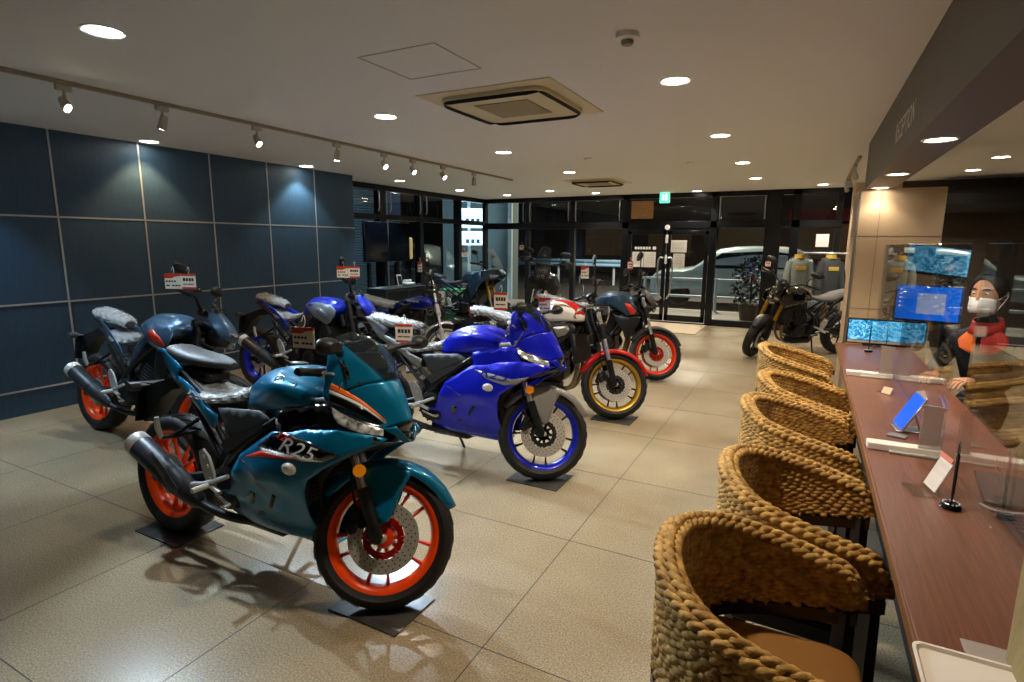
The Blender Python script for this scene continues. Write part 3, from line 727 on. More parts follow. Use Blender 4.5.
# ================================================================== STAFF MEMBER
def person():
    p = thing('person', 'masked person in a black jacket with orange and red collar seated behind the counter', 'person', (1.05, 4.35, 0), (0, 0, R(232)))
    m_skin = mat('skin', '#b98a6c', .55); m_hair = mat('black_hair', '#0c0a0a', .5, bump=(120, .5, (1, 1, .2)))
    m_jk = mat('black_jacket', '#121315', .7, bump=(25, .3)); m_or = mat('orange_panel', '#e8702a', .6); m_red = mat('red_panel', '#b8281e', .6); m_mask = mat('face_mask', '#e9e9ea', .7, bump=(60, .15, (.2, 1, 2)))
    # local frame: +x is forward, z up, person seated on a stool 0.46 high
    jo = {'pel': (0, 0, .52), 'sp1': (.02, 0, .66), 'sp2': (.05, 0, .82), 'ch': (.08, 0, .95), 'nk': (.11, 0, 1.06), 'hd0': (.125, 0, 1.13)}
    bm_v = []; bm_e = []; rad = []
    def add(pt, r, par=None):
        bm_v.append(pt); rad.append(r)
        if par is not None: bm_e.append((par, len(bm_v)-1))
        return len(bm_v)-1
    a = add(jo['pel'], (.15, .12)); b = add(jo['sp1'], (.14, .10), a); c = add(jo['sp2'], (.155, .105), b); d = add(jo['ch'], (.15, .10), c); e = add(jo['nk'], (.06, .06), d); hh = add((.13, 0, 1.15), (.052, .055), e)
    hands = []
    for s in (-1, 1):
        q = add((.07, s*.16, .97), (.062, .062), d); q = add((.14, s*.225, .80), (.05, .05), q)
        q = add((.24, s*.19, .80), (.042, .042), q); q = add((.40, s*.09, .785), (.033, .03), q); hands.append((.40, s*.09, .785, s))
        q = add((.20, s*.10, .52), (.09, .085), a); q = add((.34, s*.14, .52), (.07, .07), q); q = add((.35, s*.14, .28), (.055, .055), q); q = add((.28, s*.14, .06), (.042, .042), q); q = add((.37, s*.15, .04), (.04, .03), q)
    me = bpy.data.meshes.new('body'); me.from_pydata(bm_v, bm_e, []); o = bpy.data.objects.new('body', me); COL.objects.link(o); o.parent = p
    k = o.modifiers.new('skin', 'SKIN'); k.use_smooth_shade = True
    for i, r in enumerate(rad): me.skin_vertices[0].data[i].radius = r; me.skin_vertices[0].data[i].use_root = (i == 0)
    ss = o.modifiers.new('sub', 'SUBSURF'); ss.levels = 2; ss.render_levels = 2
    me.materials.append(m_jk)
    dg = bpy.context.evaluated_depsgraph_get(); m2 = bpy.data.meshes.new_from_object(o.evaluated_get(dg)); o.modifiers.clear(); o.data = m2
    # head
    def skull(sx, sy, sz, c):
        rows = []
        for i in range(17):
            th = PI*i/16; row = []
            for j in range(24):
                ph = 2*PI*j/24; x = math.sin(th)*math.cos(ph); y = math.sin(th)*math.sin(ph); z = math.cos(th)
                jaw = 1-.22*max(0, -z)**1.2
                X = sx*x*(1+.06*(z < 0)*x); Y = sy*y*jaw; row.append((c[0]+X+.012*max(0, -z), c[1]+Y, c[2]+sz*z))
            rows.append(row)
        return rows
    HC = (.155, 0, 1.255)
    g = G().grid(skull(.098, .077, .122, HC), cv=True)
    g.loft([[(HC[0]+.09, -.010, 1.272), (HC[0]+.103, 0, 1.275), (HC[0]+.09, .010, 1.272), (HC[0]+.085, 0, 1.27)], [(HC[0]+.088, -.016, 1.235), (HC[0]+.118, 0, 1.236), (HC[0]+.088, .016, 1.235), (HC[0]+.08, 0, 1.225)]], 3, 2)
    for s in (-1, 1):
        g.loft([[(HC[0]-.012, s*.072, 1.235), (HC[0]+.012, s*.072, 1.235), (HC[0]+.014, s*.08, 1.235), (HC[0]-.014, s*.084, 1.235)], [(HC[0]-.02, s*.072, 1.265), (HC[0]+.016, s*.072, 1.27), (HC[0]+.018, s*.083, 1.272), (HC[0]-.022, s*.092, 1.268)], [(HC[0]-.012, s*.072, 1.29), (HC[0]+.008, s*.072, 1.29), (HC[0]+.008, s*.08, 1.29), (HC[0]-.014, s*.084, 1.29)]], 3, 2)
    hd = ob('head', g, m_skin, p, angle=80)
    for s in (-1, 1):
        ey = ob('eye', G().lathe([(0, .012), (.009, .008), (.012, 0), (.009, -.008), (0, -.012)], 14, 'z', (HC[0]+.080, s*.031, 1.268)), mat('eye_white', '#d8d2cc', .2), hd)
        ob('eyebrow', G().tube([(HC[0]+.088, s*.014, 1.29), (HC[0]+.086, s*.034, 1.295), (HC[0]+.072, s*.05, 1.288)], [.004, .005, .002], 6), m_hair, hd)
        ob('pupil', G().lathe([(0, .005), (.005, 0), (0, -.005)], 10, 'x', (HC[0]+.0905, s*.031, 1.267)), m_hair, hd)
    hr = G(); rows = skull(.108, .088, .130, (HC[0]-.008, 0, HC[2]+.012))
    keep = []
    for i, row in enumerate(rows[:12]):
        keep.append([(q[0] if q[2] > 1.345 else min(q[0], HC[0]+.062-.5*max(0, 1.30-q[2])), q[1]*(1.02 if q[2] > 1.24 else .9), max(q[2], 1.215)+.006*math.sin(9*j)) for j, q in enumerate(row)])
    hr.grid(keep, cv=True); ob('hair', hr, m_hair, hd, angle=80)
    g = G(); rows = []
    for i, z in enumerate(np.linspace(1.155, 1.246, 7)):
        rows.append([(HC[0]+.035+(.066+.014*math.sin(PI*i/6))*math.cos(R(t)), (.066-.010*(i == 0))*math.sin(R(t))*1.04, z+.02*(1-math.cos(R(t)))*-.5) for t in np.linspace(-82, 82, 15)])
    mk = ob('face_mask', g.grid(rows), m_mask, p, thick=.002)
    for s in (-1, 1): ob('ear_loop', G().tube(cat([(HC[0]+.045, s*.074, 1.235), (HC[0]+.0, s*.088, 1.262), (HC[0]-.015, s*.09, 1.25), (HC[0]+.04, s*.074, 1.175)], 5), .0018, 6), m_mask, mk)
    # collar and jacket panels
    g = G(); rows = []
    for i, (r, z) in enumerate(((.085, 1.035), (.075, 1.075), (.070, 1.11))):
        rows.append([(.115+r*math.cos(R(t)), r*math.sin(R(t))*1.05, z-.015*math.cos(R(t))) for t in np.linspace(-170, 170, 20)])
    ob('collar', g.grid(rows), m_red, p, thick=.006)
    for s, m in ((-1, m_or), (1, m_red)):
        g = G().patch([[(.165, s*.01, 1.06), (.16, s*.05, 1.055), (.12, s*.09, 1.04)], [(.185, s*.015, .99), (.18, s*.07, .985), (.14, s*.13, .98)], [(.19, s*.01, .90), (.188, s*.05, .91), (.175, s*.10, .93)]], 4, 4)
        ob('chest_panel', g, m, p, thick=.006)
    # hands with five fingers each
    for (x, y, z, s) in hands:
        g = G().loft([[(x, y-.022, z-.014), (x, y-.022, z+.012), (x, y+.022, z+.012), (x, y+.022, z-.014)], [(x+.04, y-s*.005-.036, z-.014), (x+.04, y-s*.005-.036, z+.010), (x+.04, y-s*.005+.036, z+.010), (x+.04, y-s*.005+.036, z-.014)], [(x+.085, y-s*.01-.038, z-.018), (x+.085, y-s*.01-.038, z+.004), (x+.085, y-s*.01+.038, z+.004), (x+.085, y-s*.01+.038, z-.018)]], 3, 3)
        for f, ln in enumerate((.062, .072, .068, .052)):
            yy = y-s*.01+s*(.028-.019*f); b0 = Vector((x+.082, yy, z-.006))
            g.tube(cat([b0, b0+Vector((ln*.45, 0, -.004)), b0+Vector((ln*.8, 0, -.018)), b0+Vector((ln, 0, -.034))], 3), [.0095, .0085, .008, .006], 8)
        b0 = Vector((x+.03, y+s*-.03, z-.004)); g.tube(cat([b0, b0+Vector((.03, -s*.018, -.006)), b0+Vector((.062, -s*.016, -.014))], 3), [.011, .010, .007], 8)
        ob('hand', g, m_skin, p, angle=80)
    st = thing('stool', 'black office stool under the seated staff member', 'stool', (1.05, 4.35, 0), (0, 0, R(232)))
    ob('seat', G().lathe([(0, .36), (.19, .36), (.2, .385), (.18, .405), (0, .41)], 28, 'z', (.03, 0, 0)), m_black, st)
    ob('column', G().cyl((.03, 0, .04), (.03, 0, .37), .025, 12), m_trim, st)
    ob('base', G().lathe([(0, 0), (.2, 0), (.19, .03), (.03, .06), (0, .06)], 28, 'z', (.03, 0, 0)), m_black, st)
person()
# ================================================================== MOTORCYCLES: shared parts
# local frame: x forward, y to the rider's left, z up; rear axle above x = 0, front axle above x = WB
m_tyre = mat('tyre_rubber', '#131211', .62, noise=(40, '#1d1b19', .3), bump=(90, .12))
m_chrome = mat('chrome', '#d8d8d6', .16, .85)
m_steel = mat('disc_steel', '#c6c2ba', .38, .55)
m_alu = mat('cast_alu', '#b9b9b7', .38, .5)
m_engine = mat('engine_black', '#17181a', .42, .3, bump=(50, .1))
m_plastic = mat('black_plastic', '#141415', .5, bump=(180, .08))
m_greyplastic = mat('dark_grey_trim', '#38393a', .5, .1)
m_gloss = mat('gloss_black_paint', '#060607', .12, 0, 1.)
m_seatv = mat('seat_vinyl', '#2c2b2a', .55, bump=(160, .15))
m_lampg = mat('headlamp_lens', '#3d4244', .08, .4, 1., noise=(34, '#d5d9d8', .16), bump=(26, .6))
m_lampd = mat('headlamp_dark', '#3b4146', .1, .4, 1.)
m_amber = mat('amber_lens', '#e07a10', .25, emit=('#f08a10', .12))
m_clearsig = mat('clear_lens', '#d9d4cc', .1, .3, 1., bump=(60, .6))
m_redlens = mat('tail_lens', '#8e1518', .2)
m_can = mat('muffler_black', '#303236', .42, .3)
m_cap = mat('muffler_cap', '#d2d0cb', .35, .35)
m_screen = mat('smoked_screen', '#1a2226', .05, 0, 0, trans=0., alpha=.42)
m_clearscreen = mat('clear_screen', '#9aa6ab', .05, alpha=.25)
m_header = mat('header_steel', '#8a7458', .3, 1., noise=(6, '#a08b70', .3))
m_mirror = mat('mirror_glass', '#c0c8cc', .03, 1.)
m_goldfork = mat('gold_anodised', '#b98a22', .3, .8)
m_paper = mat('tag_paper', '#e9dfcf', .7)
m_tagred = mat('tag_red', '#c23a20', .6)
m_ink = mat('tag_ink', '#2c2624', .7)
m_white_p = mat('white_paint', '#e8e6e1', .2, 0, 1.)
def wrap_mat():
    m = mat('clear_plastic_wrap', '#c9cccb', .14, .0, 0., bump=(30, 1.0), alpha=.42); return m
m_wrap = wrap_mat()
WB = 1.39; ZF = .296; RF = .296; RR = .314; RAKE = R(24.5)
UP = Vector((-math.sin(RAKE), 0, math.cos(RAKE)))
HEADP = Vector((1.475, 0, 0))
def steer_m(a):
    return Matrix.Translation(HEADP) @ Matrix.Rotation(a, 4, UP) @ Matrix.Translation(-HEADP)

def make_wheel(root, name, c, rad, w, m_rim, T=None, style='ten', disc=.149, dside=(-1,), carrier=None, rr_=.236, tyre_m=None, m_spoke=None):
    C = Matrix.Translation(c); T = (T @ C) if T is not None else C
    hw = w*.40
    g = G().lathe([(rr_, -hw), (rr_-.012, -hw+.002), (rr_-.030, -hw*.62), (rr_-.040, 0), (rr_-.030, hw*.62), (rr_-.012, hw-.002), (rr_, hw), (rr_-.006, hw*.6), (rr_-.02, 0), (rr_-.006, -hw*.6)], 48, 'y', closed=True)
    rimg = g
    if style == 'wire':
        g.lathe([(.018, -.05), (.05, -.045), (.05, -.03), (.03, -.02), (.03, .02), (.05, .03), (.05, .045), (.018, .05)], 24, 'y')
        for k in range(36):
            a = 2*PI*k/36; b = a+(.28 if k % 2 else -.28); s = 1 if (k//2) % 2 else -1
            g.tube([(.045*math.cos(a), s*.036, .045*math.sin(a)), ((rr_-.03)*math.cos(b), s*.008, (rr_-.03)*math.sin(b))], .0022, 4, caps=False)
    else:
        hubs = g = G() if m_spoke else g
        g.lathe([(.016, -.055), (.042, -.05), (.05, -.02), (.05, .02), (.042, .05), (.016, .055)], 28, 'y')
        n = 10
        for k in range(n):
            a = 2*PI*k/n + (.0 if style == 'ten' else (.16 if k % 2 else -.16))
            sk = .10*(1 if k % 2 else -1) if style == 'ten' else 0
            P = [(r*math.cos(a+sk*r/.2), 0, r*math.sin(a+sk*r/.2)) for r in (.038, .09, .15, rr_-.036)]
            g.tube(P, [.013, .0075, .006, .010], 6, flat=1.7)
    if m_spoke and style != 'wire':
        wh = ob(name, rimg, m_rim, root, T); ob('spokes', hubs, m_spoke, wh, T)
    else: wh = ob(name, g, m_rim, root, T)
    q = w/2
    prof = [(rr_-.004, hw*.98), (rr_+.004, hw*1.08), (rr_+.016, q*.93), (rad-.040, q), (rad-.020, q*.90), (rad-.007, q*.62), (rad-.001, q*.28), (rad, 0)]
    prof = prof+[(r, -y) for r, y in prof[::-1][1:]]
    g = G().lathe(prof, 64, 'y')
    for k in range(26):                       # tread cuts
        a = 2*PI*k/26
        for s in (-1, 1):
            pts = [((rad-.0005-.006*t*t)*math.cos(a+.16*t), s*q*(.16+.62*t), (rad-.0005-.006*t*t)*math.sin(a+.16*t)) for t in (0, .35, .7, 1)]
            g.tube(pts, .0022, 4, mi=1)
    ob('tyre', g, [m_tyre, m_black], wh, T)
    for s in dside:
        g = G(); y = s*.052
        g.lathe([(disc, y-.002), (disc, y+.002), (disc*.60, y+.002), (disc*.60, y-.002)], 56, 'y', closed=True)
        for ring_, n in ((.9, 28), (.79, 28), (.69, 24)):
            for k in range(n):
                a = 2*PI*(k+.5*(ring_ == .79))/n; x, z = disc*ring_*math.cos(a), disc*ring_*math.sin(a)
                g.cyl((x, y-.0026, z), (x, y+.0026, z), .0036, 6, mi=1)
        ob('brake_disc', g, [m_steel, m_black], wh, T)
        g = G(); g.lathe([(disc*.40, y-.004), (disc*.58, y-.003), (disc*.58, y+.003), (disc*.40, y+.004)], 40, 'y', closed=True)
        for k in range(8):
            a = 2*PI*k/8
            g.box((0, 0, 0), (.026, .012, .030), .003, T=Matrix.Rotation(-a, 4, 'Y') @ Matrix.Translation((disc*.53, y, 0)))
            g.cyl((disc*.62*math.cos(a), y-.007, disc*.62*math.sin(a)), (disc*.62*math.cos(a), y+.007, disc*.62*math.sin(a)), .009, 10, mi=1)
        ob('disc_carrier', g, [carrier or m_black, m_steel], wh, T)
        g = G().cyl((0, s*.03, 0), (0, s*.098, 0), .016, 16, bev=.003).cyl((0, s*.096, 0), (0, s*.104, 0), .009, 8)
        ob('axle', g, m_steel, wh, T)
    return wh

def fork(root, T, m_up, m_low, y=.098, inverted=False, boots=False, top=.70, lean=24.5):
    ax = Vector((WB-.022, 0, ZF)); UP = Vector((-math.sin(R(lean)), 0, math.cos(R(lean)))); RAKE = R(lean)
    for s in (-1, 1):
        b = ax+Vector((0, s*y, 0)); g = G()
        if inverted:
            g.cyl(b+UP*.28, b+UP*top, .027, 18, bev=.004); lo = G().cyl(b, b+UP*.30, .0205, 16)
            lo.box(b+Vector((0, 0, 0)), (.06, .04, .085), .012)
        else:
            g.cyl(b+UP*.16, b+UP*top, .0205, 18)
            lo = G().tube([b+UP*-.02, b+UP*.0, b+UP*.08, b+UP*.20, b+UP*.21, b+UP*.218], [.016, .027, .026, .028, .030, .024], 18)
            lo.box(b+Vector((-.018, 0, .02)), (.05, .03, .07), .012)
        leg = ob('fork_leg', g, m_up, root, T); ob('lower_leg', lo, m_low, leg, T)
        if not inverted: ob('fork_sleeve', G().tube([b+UP*.405, b+UP*.41, b+UP*.52, b+UP*.522], [.022, .029, .029, .022], 16), m_low, leg, T)
        if boots: ob('gaiter', G().tube([b+UP*(.34+.012*k) for k in range(15)], [.03 if k % 2 else .036 for k in range(15)], 16), m_black, leg, T)
    g = G()
    for d in (.53, top-.03): g.box(ax+UP*d+Vector((.01, 0, 0)), (.075, .245, .035), .010, rot=('Y', -RAKE))
    g.cyl(ax+UP*.50+Vector((-.045, 0, 0)), ax+UP*(top)+Vector((-.045, 0, 0)), .03, 18)
    ob('triple_clamp', g, m_engine, root, T)

def mudguard(root, T, m, a0=28, a1=152, r=None, w=.072, side=True):
    r = r or RF+.022; c = Vector((WB, 0, ZF)); rows = []
    for t in np.linspace(a0, a1, 9):
        k = min(1, .45+.9*min((t-a0), (a1-t))/45); ww = w*k
        prof = [(-ww, -.040), (-ww*.97, -.014), (-ww*.6, .003), (0, .010), (ww*.6, .003), (ww*.97, -.014), (ww, -.040)]
        rows.append([(c.x+(r+h)*math.cos(R(t)), yy, c.z+(r+h)*math.sin(R(t))) for yy, h in prof])
    mg = ob('front_mudguard', G().patch(rows, 3, 3), m, root, T, thick=.004)
    if side:
        for s in (-1, 1):
            out = [(c.x+x, c.z+z) for x, z in ((.09, .292), (.02, .306), (-.06, .300), (-.13, .272), (-.10, .205), (-.045, .10), (-.012, .055), (.018, .075), (.05, .20))]
            g = G().panel(out, lambda x, z: .071+.016*max(0, min(1, (.30-(z-c.z))/.2)), .022, sides=(s,))
            ob('guard_side', g, m, mg, T, thick=.004)
    return mg

def caliper(root, T, sides=(-1,), m=None):
    for s in sides:
        c = Vector((WB-.125, s*.062, ZF+.055)); g = G()
        g.box(c, (.05, .052, .105), .014, rot=('Y', R(20))).box(c+Vector((.02, 0, .0)), (.055, .02, .05), .006)
        for dz in (-.028, .028): g.cyl(c+Vector((0, s*.022, dz)), c+Vector((0, s*.034, dz)), .017, 14)
        g.box(c+Vector((.06, s*.014, -.01)), (.10, .012, .022), .004, rot=('Y', R(12)))
        g.tube(cat([c+Vector((-.0, s*.02, .05)), c+Vector((-.035, s*.03, .16)), c+Vector((-.06, s*.02, .32)), c+Vector((-.13, 0, .5))], 5), .0055, 7)
        ob('brake_caliper', g, m or m_engine, root, T)

def handlebar(root, T, kind='flat', z=1.02, x=1.06, half=.36, m=None):
    g = G(); m = m or m_engine
    for s in (-1, 1):
        if kind == 'clip':
            P = [(x+.01, s*.10, z), (x-.01, s*.18, z+.002), (x-.075, s*half, z-.03)]
        else:
            P = [(x, 0, z), (x+.005, s*.09, z+.01), (x-.01, s*.19, z+.07), (x-.075, s*half, z+.075)]
        g.tube(cat(P, 5), .011, 10)
    if kind != 'clip': g.box((x, 0, z-.015), (.05, .12, .05), .01)
    hb = ob('handlebar', g, m, root, T)
    for s in (-1, 1):
        e = Vector((x-.075, s*half, z-.03 if kind == 'clip' else z+.075)); i = e+Vector((.042, -s*.125, .016 if kind == 'clip' else 0))
        ob('grip', G().tube([i, i+(e-i)*.05, i+(e-i)*.95, e, e+(e-i)*.02, e+(e-i)*.12], [.019, .0165, .0165, .019, .016, .015], 14), m_plastic, hb, T)
        d = (i-e).normalized(); q = i+d*.03
        g = G().box(q, (.05, .05, .042), .012).tube(cat([q+Vector((.03, 0, 0)), q+Vector((.055, s*.05, -.005)), q+Vector((.035, s*.14, -.012)), q+Vector((.04, s*.155, -.012))], 4), [.007, .006, .005, .007], 8)
        if s < 0: g.box(q+Vector((.03, .03, .035)), (.045, .05, .035), .008)
        ob('lever', g, m_alu if kind == 'clip' else m_engine, hb, T)
    return hb

def bar_mirror(root, T, p, s, h=.17, out=.07, shape='leaf', m=None):
    p = Vector(p); c = p+Vector((-.02, s*out, h)); g = G()
    g.tube(cat([p, p+Vector((.015, s*.012, h*.45)), c+Vector((.02, -s*.01, -.025))], 5), .0065, 8)
    mm = ob('mirror', g, m_plastic, root, T); g = G()
    if shape == 'round': g.lathe([(0, .022), (.03, .02), (.045, .008), (.048, -.002), (0, -.002)], 28, 'x', c)
    else:
        ring = [(0, -.085, -.022), (0, -.03, -.042), (0, .05, -.034), (0, .088, .004), (0, .06, .036), (0, -.02, .040), (0, -.075, .02)]
        ring = [(a, b*s, d) for a, b, d in ring]
        g.loft([[(c.x-.012+a, c.y+b*.96, c.z+d*.96) for a, b, d in ring], [(c.x+a, c.y+b, c.z+d) for a, b, d in ring], [(c.x+.022+a, c.y+b*.8, c.z+d*.8) for a, b, d in ring], [(c.x+.032, c.y+b*.4, c.z+d*.4) for a, b, d in ring]], 3, 3)
    ob('shell', g, m or m_plastic, mm, T)
    return c

def engine(root, m=None, chrome=False, sportlow=False, air=False):
    m = m or m_engine; g = G()
    g.box((.70, 0, .40), (.46, .26, .24), .05).box((.58, 0, .50), (.24, .24, .20), .05).box((.84, 0, .36), (.20, .24, .16), .04)
    T = Matrix.Translation((.84, 0, .60)) @ Matrix.Rotation(R(20 if not air else 6), 4, 'Y')
    g.box((0, 0, 0), (.20, .27, .28), .02, T=T).box((0, 0, .15), (.21, .29, .09), .025, T=T)
    for k in range(9 if air else 6):
        g.box((0, 0, -.11+.026*k), (.235 if air else .21, .30 if air else .28, .007), .002, T=T)
    g.box((.72, 0, .235), (.34, .18, .10), .03)
    e = ob('engine', g, m, root)
    mc = m_alu if chrome else m
    for s, x, r in ((-1, .62, .105), (-1, .86, .075), (1, .64, .08), (1, .86, .095)):
        gg = G().lathe([(r, s*.12), (r, s*.165), (r*.93, s*.182), (r*.7, s*.19), (r*.66, s*.186), (.0, s*.186)], 32, 'y', (x, 0, .40))
        for k in range(7):
            a = 2*PI*k/7; gg.cyl((x+r*.97*math.cos(a), s*.15, .40+r*.97*math.sin(a)), (x+r*.97*math.cos(a), s*.18, .40+r*.97*math.sin(a)), .008, 8)
        ob('engine_cover', gg, mc, e)
    return e

def swingarm(root, m):
    g = G()
    for s in (-1, 1):
        g.tube(cat([(.52, s*.10, .42), (.32, s*.115, .37), (.12, s*.115, .325), (-.04, s*.115, .308)], 4), [.034, .03, .026, .022], 8, flat=.6)
        g.box((-.01, s*.115, .309), (.10, .02, .05), .008)
        g.cyl((0, s*.10, .310), (0, s*.14, .310), .017, 12)
    g.tube([(.40, -.11, .39), (.40, .11, .39)], .026, 10)
    return ob('swingarm', g, m, root)

def muffler(root, a, b, r, m_body, m_end, flat=1.0, pipe=None):
    a = Vector(a); b = Vector(b); d = (b-a).normalized(); L_ = (b-a).length
    g = G().tube([a, a+d*.03, a+d*L_*.3, a+d*L_*.34, b-d*.06, b-d*.055], [r*.45, r*.7, r*.97, r, r, r*.96], 24, flat=flat)
    if pipe: g.tube(cat(pipe+[tuple(a+d*.02)], 5), .021, 12)
    ex = ob('exhaust', g, m_body, root)
    ob('end_cap', G().tube([b-d*.062, b-d*.058, b-d*.01, b, b+d*.004, b-d*.02], [r*.98, r*1.03, r*.99, r*.80, r*.55, r*.5], 24, flat=flat), m_end, ex)
    ob('strap', G().tube([a+d*L_*.42, a+d*L_*.46], [r*1.03, r*1.03], 24, flat=flat), m_plastic, ex)
    return ex

def footrest(root, s, m, sport=True):
    g = G(); y = s*.20
    out = [(.45, .545), (.475, .56), (.52, .53), (.56, .46), (.57, .40), (.53, .385), (.49, .44), (.46, .50)]
    g.prism(out, y-.006, y+.006)
    for x, z in ((.485, .525), (.515, .485), (.535, .43)): g.cyl((x, y-.010, z), (x, y+.010, z), .010, 10, mi=1)
    g.tube([(.42, s*.215, .385), (.50, s*.215, .40), (.575, s*.215, .425), (.66, s*.205, .465)], [.009, .012, .013, .010], 8).tube([(.54, s*.215, .41), (.63, s*.22, .385)], .012, 8)
    f = ob('footrest_bracket', g, [m, m_steel], root)
    ob('footpeg', G().tube([(.55, s*.205, .405), (.55, s*.235, .405), (.55, s*.30, .40)], [.012, .014, .012], 10), m_steel, f)
    ob('brake_pedal' if s < 0 else 'shift_pedal', G().tube(cat([(.56, s*.19, .36), (.66, s*.21, .345), (.72, s*.235, .355), (.725, s*.27, .357)], 4), .007, 8), m_alu, root)
    g = G().tube(cat([(.31, s*.12, .66), (.20, s*.17, .575), (.12, s*.18, .55)], 4), .010, 8).tube(cat([(.30, s*.12, .60), (.20, s*.17, .565)], 4), .008, 8)
    h = ob('pillion_bracket', g, m_engine, root); ob('pillion_peg', G().tube([(.125, s*.185, .55), (.115, s*.20, .60), (.112, s*.205, .655)], [.012, .014, .011], 10), m_alu, h)

def sidestand(root): ob('sidestand', G().tube([(.60, .12, .30), (.62, .20, .14), (.64, .262, .026)], [.012, .011, .010], 8).box((.645, .268, .016), (.07, .045, .012), .004), m_engine, root)

def plate_holder(root, x=-.30, z=.76, m=None):
    out = [(.06, .84), (-.02, .83), (-.10, .80), (-.20, .77), (-.33, .762), (-.34, .752), (-.28, .742), (-.30, .56), (-.26, .55), (-.20, .60), (-.12, .70), (-.02, .76), (.08, .78)]
    g = G().prism(out, -.045, .045); g.box((-.285, 0, .655), (.012, .17, .20), .004).box((-.30, 0, .756), (.10, .20, .012), .004)
    ph = ob('rear_fender', g, m or m_plastic, root)
    for s in (-1, 1): ob('turn_signal', G().tube([(-.23, s*.04, .755), (-.24, s*.10, .755)], .007, 8).loft([[(-.265, s*.10, .735), (-.21, s*.10, .735), (-.21, s*.10, .775), (-.265, s*.10, .775)], [(-.27, s*.145, .738), (-.225, s*.145, .738), (-.225, s*.145, .772), (-.27, s*.145, .772)]], 2, 3), m_greyplastic, ph)
    return ph

def chain(root): ob('chain_guard', G().box((.25, .125, .40), (.34, .012, .05), .006, rot=('Y', R(10))).lathe([(.02, .10), (.105, .10), (.105, .108), (.02, .108)], 36, 'y', (0, 0, .31), closed=True), m_engine, root)

def radiator(root, x=1.08, z=.58, m=None):
    T = Matrix.Translation((x, 0, z)) @ Matrix.Rotation(R(-14), 4, 'Y'); g = G()
    g.box((0, 0, 0), (.03, .34, .26), .006, T=T)
    for k in range(14): g.box((.017, 0, -.115+.0177*k), (.004, .31, .004), T=T, mi=1)
    for s in (-1, 1): g.box((0, s*.18, 0), (.045, .03, .27), .01, T=T)
    ob('radiator', g, [m_black, m_greyplastic], root)

def seat_loft(root, name, st, m, wrap=False, T=None):
    """st: list of (x, z_top, half width, depth)"""
    rings = []
    for x, z, w, d in st:
        rings.append([(x, 0, z+.006), (x, w*.6, z+.002), (x, w*.93, z-d*.25), (x, w, z-d*.7), (x, w*.8, z-d), (x, 0, z-d), (x, -w*.8, z-d), (x, -w, z-d*.7), (x, -w*.93, z-d*.25), (x, -w*.6, z+.002)])
    s = ob(name, G().loft(rings, 5, 3), m, root, T, angle=60)
    if wrap:
        rng = random.Random(int(st[0][0]*1000)+len(name)); rings2 = []
        g = G(); base = [cat(r, 4, True) for r in rings]; k = len(base[0])
        lines = [cat([c[j] for c in base], 7) for j in range(k)]; n = len(lines[0]); rows = []
        cen = [np.mean([lines[j][i] for j in range(k)], axis=0) for i in range(n)]
        for i in range(n):
            row = []
            for j in range(k):
                v = lines[j][i]-cen[i]; L_ = np.linalg.norm(v)+1e-6
                row.append(cen[i]+v*(1+(.008+.014*rng.random()*(.5+.5*math.sin(i*1.7+j)))/L_))
            rows.append(row)
        ob('plastic_wrap', G().grid(rows, cv=True), m_wrap, s, T, angle=24)
    return s

def tank_loft(root, st, m, name='fuel_tank', nu=6, nv=4):
    """st: (x, z_top, shoulder half, z_shoulder, max half, z_max, low half, z_low)"""
    rings = []
    for x, zt, ys, zs, ym, zm, yl, zl in st:
        h = [(x, 0, zt), (x, ys*.62, zt-(zt-zs)*.25), (x, ys, zs), (x, (ys+ym)/2+.008, (zs+zm)/2+.008), (x, ym, zm), (x, yl, zl)]
        rings.append(h+[(x, 0, zl-.004)]+[(a, -b, c) for a, b, c in h[1:]][::-1])
    return ob(name, G().loft(rings, nu, nv), m, root, angle=70)

def emblem(parent, c, r, T, m):
    g = G().lathe([(r, 0), (r, .004), (r*.88, .005), (r*.84, .003), (r*.84, 0)], 30, 'z', T=T)
    for k in range(3): g.box((0, r*.42, .002), (r*.2, r*.8, .004), .0006, T=T @ Matrix.Rotation(2*PI*k/3, 4, 'Z'))
    ob('emblem', g, m, parent)

